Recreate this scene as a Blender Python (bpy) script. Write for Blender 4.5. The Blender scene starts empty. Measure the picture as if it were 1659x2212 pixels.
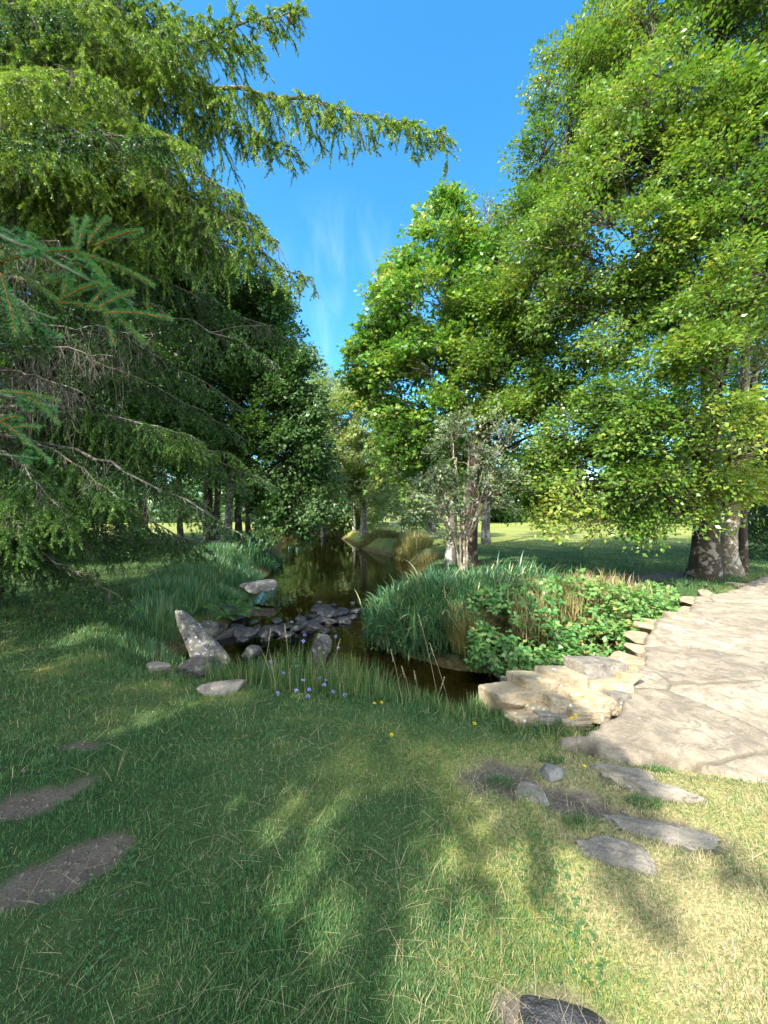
import bpy, math, random
import numpy as np
from mathutils import Vector
rng = np.random.default_rng(11)
random.seed(5)
S = bpy.context.scene
COL = S.collection
F = 829.5

# ------------------------------------------------------------------ helpers
def W(px, py, d):
    """World point seen at a place of the photograph (1659 wide) at depth d."""
    return np.array(((px-829.5)/F*d, d, 1.6-(py-1106)/F*d))

_tab = np.random.default_rng(3).random(4096).astype(np.float32)
def _hash(i, j, k):
    return _tab[(i*1619 + j*31337 + k*6971 + (i*j) * 7 + (j*k) * 13) & 4095]
def vnoise(p, f=1.0, seed=0):
    p = np.asarray(p, float)*f + seed*17.31
    i = np.floor(p).astype(np.int64); t = p-i; t = t*t*(3-2*t)
    r = 0
    for a in (0, 1):
        wa = t[..., 0] if a else 1-t[..., 0]
        for b in (0, 1):
            wb = t[..., 1] if b else 1-t[..., 1]
            for c in (0, 1):
                wc = t[..., 2] if c else 1-t[..., 2]
                r = r + wa*wb*wc*_hash(i[..., 0]+a, i[..., 1]+b, i[..., 2]+c)
    return r            # 0..1
def fbm(p, f=1.0, seed=0, o=4):
    p = np.asarray(p, float); s = 0; a = .5; n = 0
    for k in range(o):
        s = s + a*vnoise(p, f*2**k, seed+k); n += a; a *= .5
    return s/n
def p3(x, y, z=0.0):
    return np.stack([x, y, np.zeros_like(x)+z], -1)
def sstep(a, b, x):
    t = np.clip((x-a)/(b-a), 0, 1); return t*t*(3-2*t)
def norm(v):
    return v/np.maximum(np.linalg.norm(v, axis=-1, keepdims=True), 1e-9)

def mesh_obj(name, verts, faces, mat, parent=None, attrs=None, smooth=False, loc=None):
    """One mesh object out of numpy arrays; faces is a list of (n,k) index arrays."""
    me = bpy.data.meshes.new(name)
    verts = np.ascontiguousarray(verts, np.float32)
    if loc is not None:
        verts = verts-np.asarray(loc, np.float32)
    me.vertices.add(len(verts)); me.vertices.foreach_set('co', verts.ravel())
    faces = [np.asarray(f, np.int32) for f in faces if len(f)]
    li = np.concatenate([f.ravel() for f in faces])
    ls = []; o = 0
    for f in faces:
        n, k = f.shape
        ls.append(o+np.arange(n, dtype=np.int32)*k); o += n*k
    ls = np.concatenate(ls).astype(np.int32)
    me.loops.add(len(li)); me.loops.foreach_set('vertex_index', li)
    me.polygons.add(len(ls)); me.polygons.foreach_set('loop_start', ls)
    if smooth:
        me.polygons.foreach_set('use_smooth', np.ones(len(ls), bool))
    for k, v in (attrs or {}).items():
        a = me.attributes.new(k, 'FLOAT', 'POINT'); a.data.foreach_set('value', np.ascontiguousarray(v, np.float32))
    me.update(calc_edges=True)
    me.materials.append(mat)
    ob = bpy.data.objects.new(name, me); COL.objects.link(ob)
    if loc is not None: ob.location = [float(q) for q in loc]
    if parent is not None:
        ob.parent = parent
        ob.matrix_parent_inverse = MPI(parent)
    return ob
def MPI(parent):
    from mathutils import Matrix
    m = Matrix.Identity(4)
    if parent.parent is None: m.translation = -parent.location   # a part's own origin is the world's, so its sub-parts need no shift
    return m
def tag(o, label=None, cat=None, group=None, kind=None):
    if label: o['label'] = label
    if cat: o['category'] = cat
    if group: o['group'] = group
    if kind: o['kind'] = kind
    return o
def empty(name, loc, label, cat, group=None):
    o = bpy.data.objects.new(name, None); COL.objects.link(o)
    o.location = [float(q) for q in loc]; o.empty_display_size = .2
    return tag(o, label, cat, group)

# ------------------------------------------------------------------ materials
def newmat(name):
    m = bpy.data.materials.new(name); m.use_nodes = True
    nt = m.node_tree; nt.nodes.clear()
    return m, nt
def N(nt, t, **kw):
    n = nt.nodes.new(t)
    for k, v in kw.items():
        if k in n.inputs: n.inputs[k].default_value = v
        else: setattr(n, k, v)
    return n
def ramp(nt, stops, fac):
    r = nt.nodes.new('ShaderNodeValToRGB'); e = r.color_ramp.elements
    while len(e) < len(stops): e.new(.5)
    for q, (p, c) in zip(e, stops):
        q.position = p; q.color = (*c, 1)
    nt.links.new(fac, r.inputs[0]); return r.outputs[0]
def noise_tex(nt, scale, detail=4, rough=.6, coord=None, dist=0):
    n = N(nt, 'ShaderNodeTexNoise'); n.inputs['Scale'].default_value = scale
    n.inputs['Detail'].default_value = detail; n.inputs['Roughness'].default_value = rough
    n.inputs['Distortion'].default_value = dist
    if coord is None:
        tc = N(nt, 'ShaderNodeTexCoord'); coord = tc.outputs['Object']
    nt.links.new(coord, n.inputs['Vector']); return n.outputs['Fac']
def mixc(nt, fac, a, b, mode='MIX'):
    m = nt.nodes.new('ShaderNodeMix'); m.data_type = 'RGBA'; m.blend_type = mode
    for s, i in ((fac, 0), (a, 6), (b, 7)):
        if hasattr(s, 'links'): nt.links.new(s, m.inputs[i])
        else: m.inputs[i].default_value = s if i == 0 else (*s, 1)
    return m.outputs[2]
def mapr(nt, v, a, b, c=0, d=1):
    m = N(nt, 'ShaderNodeMapRange'); m.interpolation_type = 'SMOOTHSTEP'
    nt.links.new(v, m.inputs[0])
    for i, q in enumerate((a, b, c, d)): m.inputs[1+i].default_value = q
    return m.outputs[0]
def finish(nt, surf):
    o = N(nt, 'ShaderNodeOutputMaterial'); nt.links.new(surf, o.inputs[0])

def leaf_mat(name, stops, rough=.45, trans=.35, tint=(1.0, 1.0, .45), spec=.5):
    m, nt = newmat(name)
    a = N(nt, 'ShaderNodeAttribute', attribute_name='rnd')
    c = ramp(nt, stops, a.outputs['Fac'])
    p = N(nt, 'ShaderNodeBsdfPrincipled'); nt.links.new(c, p.inputs['Base Color'])
    p.inputs['Roughness'].default_value = rough; p.inputs['Specular IOR Level'].default_value = spec
    t = N(nt, 'ShaderNodeBsdfTranslucent')
    nt.links.new(mixc(nt, 1.0, c, tint, 'MULTIPLY'), t.inputs['Color'])
    mx = N(nt, 'ShaderNodeMixShader'); mx.inputs[0].default_value = trans
    nt.links.new(p.outputs[0], mx.inputs[1]); nt.links.new(t.outputs[0], mx.inputs[2])
    finish(nt, mx.outputs[0]); return m

def bark_mat(name, dark, pale, lich=(.5, .5, .45), amount=.5, scale=6):
    m, nt = newmat(name)
    tc = N(nt, 'ShaderNodeTexCoord'); mp = N(nt, 'ShaderNodeMapping'); mp.inputs['Scale'].default_value = (1, 1, .35)
    nt.links.new(tc.outputs['Object'], mp.inputs[0])
    n1 = noise_tex(nt, scale*3, 6, .7, mp.outputs[0], .6); n2 = noise_tex(nt, scale*.55, 4, .65); n3 = noise_tex(nt, scale*4, 3)
    c = ramp(nt, [(.25, dark), (.7, pale)], n1)
    c = mixc(nt, mapr(nt, n2, .62-.25*amount, .70-.25*amount), c, lich)
    c = mixc(nt, mapr(nt, n3, .62, .7, 0, .55), c, tuple(q*.25 for q in dark))
    p = N(nt, 'ShaderNodeBsdfPrincipled', Roughness=.9); p.inputs['Specular IOR Level'].default_value = .2
    nt.links.new(c, p.inputs['Base Color'])
    b = N(nt, 'ShaderNodeBump', Strength=.7, Distance=.03); nt.links.new(n1, b.inputs['Height']); nt.links.new(b.outputs[0], p.inputs['Normal'])
    finish(nt, p.outputs[0]); return m

def stone_mat(name, base, dark, lich, lich_amt=.5, scale=4, rough=.85, white=(.62, .62, .58), wet=False):
    m, nt = newmat(name)
    n1 = noise_tex(nt, scale*1.3, 8, .65); n2 = noise_tex(nt, scale*2.2, 5, .7, dist=.8); n3 = noise_tex(nt, scale*9, 4, .7); n4 = noise_tex(nt, scale*4.4, 3, .5)
    c = ramp(nt, [(.3, dark), (.5, base), (.72, tuple(min(1, q*1.3) for q in base))], n1)
    c = mixc(nt, mapr(nt, n2, .66-.2*lich_amt, .74-.2*lich_amt, 0, .8), c, lich)
    c = mixc(nt, mapr(nt, n4, .70-.12*lich_amt, .73-.12*lich_amt, 0, .75), c, white)
    c = mixc(nt, mapr(nt, n3, .58, .68, 0, .6), c, tuple(q*.4 for q in dark))
    p = N(nt, 'ShaderNodeBsdfPrincipled', Roughness=rough)
    nt.links.new(c, p.inputs['Base Color'])
    b = N(nt, 'ShaderNodeBump', Strength=.6, Distance=.02); nt.links.new(n3, b.inputs['Height'])
    b2 = N(nt, 'ShaderNodeBump', Strength=.6, Distance=.05); nt.links.new(n1, b2.inputs['Height']); nt.links.new(b.outputs[0], b2.inputs['Normal'])
    nt.links.new(b2.outputs[0], p.inputs['Normal'])
    finish(nt, p.outputs[0]); return m

def simple_mat(name, col, rough=.6):
    m, nt = newmat(name)
    n = noise_tex(nt, 40, 3)
    c = ramp(nt, [(.3, tuple(q*.7 for q in col)), (.7, tuple(min(1, q*1.2) for q in col))], n)
    p = N(nt, 'ShaderNodeBsdfPrincipled', Roughness=rough); nt.links.new(c, p.inputs['Base Color']); finish(nt, p.outputs[0]); return m

M = {}
M['beech'] = leaf_mat('beech_leaf', [(0, (.055, .135, .024)), (.42, (.125, .25, .038)), (.78, (.26, .36, .06)), (1, (.46, .40, .10))], .33, .42)
M['maple'] = leaf_mat('maple_leaf', [(0, (.05, .165, .03)), (.5, (.11, .28, .045)), (.88, (.24, .38, .06)), (1, (.50, .40, .12))], .4, .4)
M['alder'] = leaf_mat('alder_leaf', [(0, (0.038, 0.105, 0.027)), (.6, (0.075, 0.165, 0.045)), (1, (0.150, 0.240, 0.075))], .38, .42)
M['willow'] = leaf_mat('willow_leaf', [(0, (.11, .20, .07)), (.5, (.22, .32, .11)), (.9, (.36, .42, .17)), (1, (.48, .42, .2))], .42, .42)
M['sallow'] = leaf_mat('sallow_leaf', [(0, (0.068, 0.121, 0.054)), (.6, (0.149, 0.216, 0.101)), (1, (0.284, 0.338, 0.189))], .38, .25)
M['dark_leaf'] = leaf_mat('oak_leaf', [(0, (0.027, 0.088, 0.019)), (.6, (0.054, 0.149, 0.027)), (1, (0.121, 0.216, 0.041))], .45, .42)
M['poplar'] = leaf_mat('poplar_leaf', [(0, (0.084, 0.140, 0.070)), (1, (0.210, 0.280, 0.140))], .4, .42)
M['needle'] = leaf_mat('spruce_needle', [(0, (.012, .052, .014)), (.38, (.034, .12, .022)), (.70, (.14, .28, .035)), (1, (.34, .46, .065))], .42, .30)
M['needle_near'] = leaf_mat('sprig_needle', [(0, (.04, .17, .06)), (.5, (.08, .29, .10)), (1, (.17, .42, .14))], .4, .3)
M['grass'] = leaf_mat('grass_blade', [(0, (.04, .13, .036)), (.46, (.08, .20, .055)), (.66, (.16, .25, .075)), (.78, (.33, .29, .135)), (1, (.60, .48, .30))], .55, .3)
M['reed'] = leaf_mat('reed_blade', [(0, (.035, .13, .06)), (.5, (.08, .21, .09)), (.82, (.19, .32, .12)), (1, (.46, .42, .22))], .38, .28)
M['bramble'] = leaf_mat('bramble_leaf', [(0, (.04, .14, .035)), (.45, (.10, .25, .06)), (.8, (.24, .38, .11)), (.95, (.38, .33, .12)), (1, (.38, .16, .07))], .4, .35)
M['dry'] = leaf_mat('dry_blade', [(0, (.10, .15, .03)), (.4, (.25, .22, .08)), (1, (.46, .37, .18))], .55, .3)
M['fern'] = leaf_mat('fern_leaf', [(0, (.03, .10, .025)), (1, (.09, .2, .04))], .45, .3)
M['bark_beech'] = bark_mat('beech_bark', (.022, .017, .012), (.085, .066, .05), (.26, .23, .19), .30, 9)
M['bark_pale'] = bark_mat('pale_bark', (.10, .08, .055), (.28, .235, .165), (.42, .39, .33), .45, 12)
M['bark_grey'] = bark_mat('grey_bark', (.06, .055, .045), (.22, .2, .17), (.42, .42, .38), .5, 7)
M['bark_dark'] = bark_mat('dark_bark', (.025, .02, .015), (.09, .075, .06), (.2, .2, .17), .35, 5)
M['bark_spruce'] = bark_mat('spruce_bark', (.05, .035, .025), (.15, .11, .085), (.25, .25, .22), .3, 6)
M['twig'] = bark_mat('dead_twig', (.09, .075, .06), (.21, .18, .15), (.27, .27, .24), .35, 10)
M['twig_orange'] = simple_mat('young_shoot', (.33, .13, .035), .6)
M['stem_red'] = simple_mat('bramble_cane', (.17, .055, .04), .5)
M['stem'] = simple_mat('dry_stalk', (.36, .30, .17), .6)
M['stem_green'] = simple_mat('green_stalk', (.10, .16, .05), .6)
M['petal'] = simple_mat('lilac_petal', (.33, .30, .62), .6)
M['yellow'] = simple_mat('yellow_petal', (.75, .55, .01), .6)
M['rock'] = stone_mat('grey_rock', (.21, .20, .185), (.09, .085, .08), (.30, .30, .26), .4, 3.5)
M['rock_tan'] = stone_mat('tan_rock', (.32, .255, .165), (.17, .13, .085), (.40, .30, .13), .5, 3)
M['rock_lichen'] = stone_mat('lichen_rock', (.10, .095, .09), (.035, .033, .032), (.20, .21, .13), .75, 3.5, white=(.42, .45, .47))
M['rock_wet'] = stone_mat('wet_rock', (.032, .031, .034), (.011, .011, .013), (.055, .053, .05), .3, 5, rough=.35, white=(.2, .2, .22))
M['rock_slab'] = stone_mat('flat_rock', (.215, .19, .155), (.10, .085, .07), (.27, .235, .175), .5, 5, white=(.42, .40, .35))

# ------------------------------------------------------------------ terrain functions
STREAM = np.array([(-2.5,4.75),(-3.1,5.5),(-3.25,6.5),(-3.05,7.3),(-3.2,8.4),(-3.7,9.5),(-4.0,11),(-4.2,14),(-5.2,19),(-7.4,28),(-8.4,33),(-8.2,36.5),
    (-6.6,37.5),(-4.6,36),(-3.4,32),(-1.2,23),(1.0,18),(1.2,14.8),(.7,11.5),(-.1,9.6),(-.35,8),(-.2,6.9),(.35,6.0),(.95,5.5),(1.7,5.35),(2.6,5.8),(3.9,6.6),(5.6,8.0),
    (7.2,7.0),(8.5,6.0),(11,3.5),(9.5,2.0),(6.5,3.6),(4.5,4.2),(3.2,4.1),(2.4,3.72),(1.9,3.62),(1.3,3.75),(.6,4.0),(0,4.2),(-.7,4.35),(-1.6,4.55)], float)
def sdf(x, y, poly):
    sh = x.shape; x = x.ravel(); y = y.ravel()
    d = np.full(x.shape, 1e9); ins = np.zeros(x.shape, bool)
    n = len(poly)
    for i in range(n):
        ax, ay = poly[i]; bx, by = poly[(i+1) % n]
        ex, ey = bx-ax, by-ay
        t = np.clip(((x-ax)*ex+(y-ay)*ey)/(ex*ex+ey*ey), 0, 1)
        d = np.minimum(d, (x-ax-t*ex)**2+(y-ay-t*ey)**2)
        c = ((ay > y) != (by > y))
        with np.errstate(divide='ignore', invalid='ignore'):
            ins ^= c & (x < (bx-ax)*(y-ay)/(by-ay if by != ay else 1e-9)+ax)
    d = np.sqrt(d)
    return np.where(ins, -d, d).reshape(sh)
BRIDGE = np.array([(1.22,2.72),(1.78,2.98),(2.15,3.45),(2.62,3.92),(3.1,4.65),(3.85,5.5),(4.9,6.2),(5.6,6.95),(7.0,7.7),(8.2,8.7),(9.6,9.5),(13,11.8),(18,15),
    (20.5,11),(13,5.6),(8,3.0),(4.2,2.15),(2.6,2.22),(1.72,2.42)], float)
DIRT = [(*(W(45,1735,2.10)[:2]), .25, .10, .5), (*(W(105,1890,1.69)[:2]), .27, .125, .6), (*(W(1060,1690,2.27)[:2]), .28, .16, .2),
        (*(W(1260,1740,2.1)[:2]), .22, .12, -.2), (-9, 17.5, 4.5, 1.6, 0), (*(W(165,1610,2.6)[:2]), .13, .05, .2), (.55, 1.2, .2, .1, 0),
        (1.54,2.2,.25,.055,-.35), (1.36,1.92,.29,.085,-.42), (1.10,1.77,.19,.07,-.38), (1.5,2.36,.19,.04,-.3), (6.2, 9.3, 2.2, .7, .3), (4.2,8.9,1.6,.5,0)]
def dirt(x, y):
    m = np.zeros_like(x)
    for cx, cy, rx, ry, a in DIRT:
        u = (x-cx)*math.cos(a)+(y-cy)*math.sin(a); v = -(x-cx)*math.sin(a)+(y-cy)*math.cos(a)
        w = fbm(p3(x, y), 5, 2, 3)-.5
        m = np.maximum(m, 1-sstep(.65, 1.15, np.sqrt((u/rx)**2+(v/ry)**2)+w*2.1+.25*(vnoise(p3(x, y), 22, 4)-.5)))
    return m
def H(x, y):
    x = np.asarray(x, float); y = np.asarray(y, float)
    s = sdf(x, y, STREAM)
    und = .10*(fbm(p3(x, y), .35, 5, 2)-.5)+.05*(fbm(p3(x, y), 1.6, 6, 3)-.5)
    top = und+.32*sstep(7, 17, y)*sstep(-2.5, -6, x)-.28*sstep(4.6, 6, y)*sstep(12, 8, y)*sstep(-1, .5, x)*sstep(5, 3.2, x)
    top = top-.10*sstep(2.2, 3.4, y)*sstep(.3, 1.0, x)*sstep(3, 2, x)
    far = sstep(60, 160, np.hypot(x, y))
    top = top+far*2.0*(fbm(p3(x, y), .012, 8, 2))
    bw = 1.0+.35*(fbm(p3(x, y), .9, 9, 2)-.5)-.66*sstep(.55, .95, x)*sstep(4.2, 3.6, y)
    bank = sstep(-.12, 1, s/bw)
    depth = .38*sstep(0, 1.6, -s)
    shallow = sstep(2.2, .8, np.hypot((x-1.3)/1.6, (y-4.7)))
    depth = depth*(1-.8*shallow)+.07*sstep(0, .3, -s)
    weir = np.exp(-((y-8.0-.15*np.sin(x*2))/.55)**2)*sstep(0, .2, -s)*sstep(.6, -.2, x)
    depth = depth*(1-.85*weir)
    z = -.74+(top+.74)*bank-depth
    z = z+.025*(fbm(p3(x, y), 7, 10, 3)-.5)*sstep(-.2, .3, s)+.08*(fbm(p3(x, y), 4, 12, 3)-.5)*sstep(0, -.4, s)
    z = z-.02*dirt(x, y)
    b = sdf(x, y, BRIDGE)
    z = z-.05*sstep(.1, -.1, b)
    return z

# ------------------------------------------------------------------ ground sheet
u = np.linspace(-math.asinh(300/3.), math.asinh(300/3.), 560); gx = 3.*np.sinh(u)
v = np.linspace(-math.asinh(30/3.), math.asinh(420/3.), 560); gy = 3.*np.sinh(v)+2.6
X, Y = np.meshgrid(gx, gy)
Z = H(X, Y)
ny, nx = X.shape
idx = np.arange(nx*ny).reshape(ny, nx)
quads = np.stack([idx[:-1,:-1], idx[:-1,1:], idx[1:,1:], idx[1:,:-1]], -1).reshape(-1, 4)
sd = sdf(X, Y, STREAM)
def dryness(x, y):
    d = .25+.7*(fbm(p3(x, y), 1.1, 21, 3)-.5)+.5*(fbm(p3(x, y), 4, 22, 3)-.5)
    d = d+.06+.56*sstep(.1, 1.3, x-.15*(y-2))*sstep(3.2, 2.2, y)
    d = d+.25*sstep(14, 20, y)*sstep(0, 3, x)
    f_ = sstep(16, 26, y); d = d*(1-f_)+f_*(.60+.25*(fbm(p3(x, y), .25, 23, 3)-.5))
    d = d-.12*sstep(0, -1.5, x)*sstep(4, 2, y)
    d = d+.18*np.exp(-(((x-.6)/.9)**2+((y-2.35)/.35)**2))
    return np.clip(d, 0, 1)
m, nt = newmat('lawn_soil')
aD = N(nt, 'ShaderNodeAttribute', attribute_name='dirt'); aS = N(nt, 'ShaderNodeAttribute', attribute_name='bank'); aR = N(nt, 'ShaderNodeAttribute', attribute_name='dry')
n1 = noise_tex(nt, 9, 6, .7); n2 = noise_tex(nt, 60, 4, .7); n3 = noise_tex(nt, 1.2, 4)
c = ramp(nt, [(.1, (.03, .075, .024)), (.38, (.07, .12, .04)), (.62, (.27, .30, .075)), (.95, (.40, .35, .17))], aR.outputs['Fac'])
c = mixc(nt, mapr(nt, n2, .35, .7, .0, .6), c, (.045, .04, .02))
soil = ramp(nt, [(.3, (.085, .07, .056)), (.7, (.18, .15, .125))], n1)
soil = mixc(nt, mapr(nt, n2, .45, .7, 0, .6), soil, (.07, .055, .04))
c = mixc(nt, aD.outputs['Fac'], c, soil)
bed = ramp(nt, [(.3, (.035, .026, .012)), (.55, (.14, .11, .045)), (.8, (.30, .21, .085))], n1)
bed = mixc(nt, mapr(nt, n2, .5, .7, 0, .8), bed, (.035, .028, .018))
c = mixc(nt, aS.outputs['Fac'], c, bed)
p = N(nt, 'ShaderNodeBsdfPrincipled', Roughness=.95); p.inputs['Specular IOR Level'].default_value = .15
nt.links.new(c, p.inputs['Base Color'])
b = N(nt, 'ShaderNodeBump', Strength=.8, Distance=.02); nt.links.new(n2, b.inputs['Height']); nt.links.new(b.outputs[0], p.inputs['Normal'])
finish(nt, p.outputs[0]); M['ground'] = m
g = mesh_obj('ground', np.stack([X, Y, Z], -1).reshape(-1, 3), [quads], M['ground'], None,
    {'dirt': dirt(X, Y).ravel(), 'bank': sstep(.42, .18, sd).ravel(), 'dry': dryness(X, Y).ravel()}, True)
tag(g, kind='structure')

# ------------------------------------------------------------------ water
m, nt = newmat('stream_water')
n1 = noise_tex(nt, 2.2, 2, .5); n2 = noise_tex(nt, 9, 2, .5)
b1 = N(nt, 'ShaderNodeBump', Strength=.10, Distance=.05); nt.links.new(n1, b1.inputs['Height'])
b2 = N(nt, 'ShaderNodeBump', Strength=.045, Distance=.02); nt.links.new(n2, b2.inputs['Height']); nt.links.new(b1.outputs[0], b2.inputs['Normal'])
tr = N(nt, 'ShaderNodeBsdfTransparent'); tr.inputs[0].default_value = (.56, .52, .29, 1)
gl = N(nt, 'ShaderNodeBsdfGlossy'); gl.inputs['Roughness'].default_value = .02; nt.links.new(b2.outputs[0], gl.inputs['Normal'])
fr = N(nt, 'ShaderNodeFresnel', IOR=1.6); nt.links.new(b2.outputs[0], fr.inputs['Normal'])
mx = N(nt, 'ShaderNodeMixShader'); nt.links.new(fr.outputs[0], mx.inputs[0]); nt.links.new(tr.outputs[0], mx.inputs[1]); nt.links.new(gl.outputs[0], mx.inputs[2])
finish(nt, mx.outputs[0]); M['water'] = m
cen = STREAM.mean(0)
WX, WY = np.meshgrid(np.linspace(-16, 12, 113), np.linspace(1.5, 53, 207))
wi = np.arange(WX.size).reshape(WX.shape)
wq = np.stack([wi[:-1,:-1], wi[:-1,1:], wi[1:,1:], wi[1:,:-1]], -1).reshape(-1, 4)
ws = sdf(WX, WY, STREAM).ravel()
keep = (ws[wq].min(1) < .35)
wq = wq[keep]; used, inv = np.unique(wq, return_inverse=True)
w = mesh_obj('stream_water', np.stack([WX.ravel(), WY.ravel(), np.full(WX.size, -.70)], -1)[used], [inv.reshape(-1, 4)], M['water'], None, None, True)
tag(w, kind='structure')

# ------------------------------------------------------------------ tubes, leaves
def tubes(P, R, sides=3):
    """P (B,K,3) polylines, R (B,K) radii -> verts, faces"""
    P = np.asarray(P, float); R = np.asarray(R, float); B, K, _ = P.shape
    T = np.gradient(P, axis=1); T = norm(T)
    ref = np.where(np.abs(T[..., 2:3]) < .9, np.array([0, 0, 1.]), np.array([1., 0, 0]))
    U = norm(np.cross(T, ref)); V = np.cross(T, U)
    a = np.arange(sides)/sides*2*np.pi
    ring = P[:, :, None]+R[..., None, None]*(U[:, :, None]*np.cos(a)[None, None, :, None]+V[:, :, None]*np.sin(a)[None, None, :, None])
    vid = np.arange(B*K*sides).reshape(B, K, sides)
    n = np.roll(vid, -1, 2)
    f = np.stack([vid[:, :-1], n[:, :-1], n[:, 1:], vid[:, 1:]], -1).reshape(-1, 4)
    return ring.reshape(-1, 3), f
class Acc:
    def __init__(s): s.v = []; s.f = []; s.n = 0; s.a = []
    def add(s, v, fs, rnd=None):
        s.v.append(v)
        for f in (fs if isinstance(fs, list) else [fs]): s.f.append(np.asarray(f)+s.n)
        s.n += len(v); s.a.append(np.zeros(len(v)) if rnd is None else rnd)
    def build(s, name, mat, parent=None, smooth=False, loc=None):
        if not s.n: return None
        by = {}
        for f in s.f: by.setdefault(f.shape[1], []).append(f)
        return mesh_obj(name, np.concatenate(s.v), [np.concatenate(q) for q in by.values()], mat, parent, {'rnd': np.concatenate(s.a)}, smooth, loc)
def leaf_geo(P, D, Nn, L, Wd, fold=.15, wide=.45):
    """rhombic leaves: base P, direction D, normal Nn"""
    D = norm(D); Sd = norm(np.cross(D, Nn)); Nn = np.cross(Sd, D)
    L = L[:, None]; Wd = Wd[:, None]
    m = P+D*L*wide+Nn*Wd*fold
    v = np.stack([P, m+Sd*Wd*.5, P+D*L, m-Sd*Wd*.5], 1)
    n = len(P); f = np.arange(n*4).reshape(n, 4)
    return v.reshape(-1, 3), f
def rand_dir(n):
    q = rng.normal(size=(n, 3)); return norm(q)
def bez(a, b, c, K):
    t = np.linspace(0, 1, K)[None, :, None]
    return a[:, None]*(1-t)**2+2*b[:, None]*t*(1-t)+c[:, None]*t*t

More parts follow.
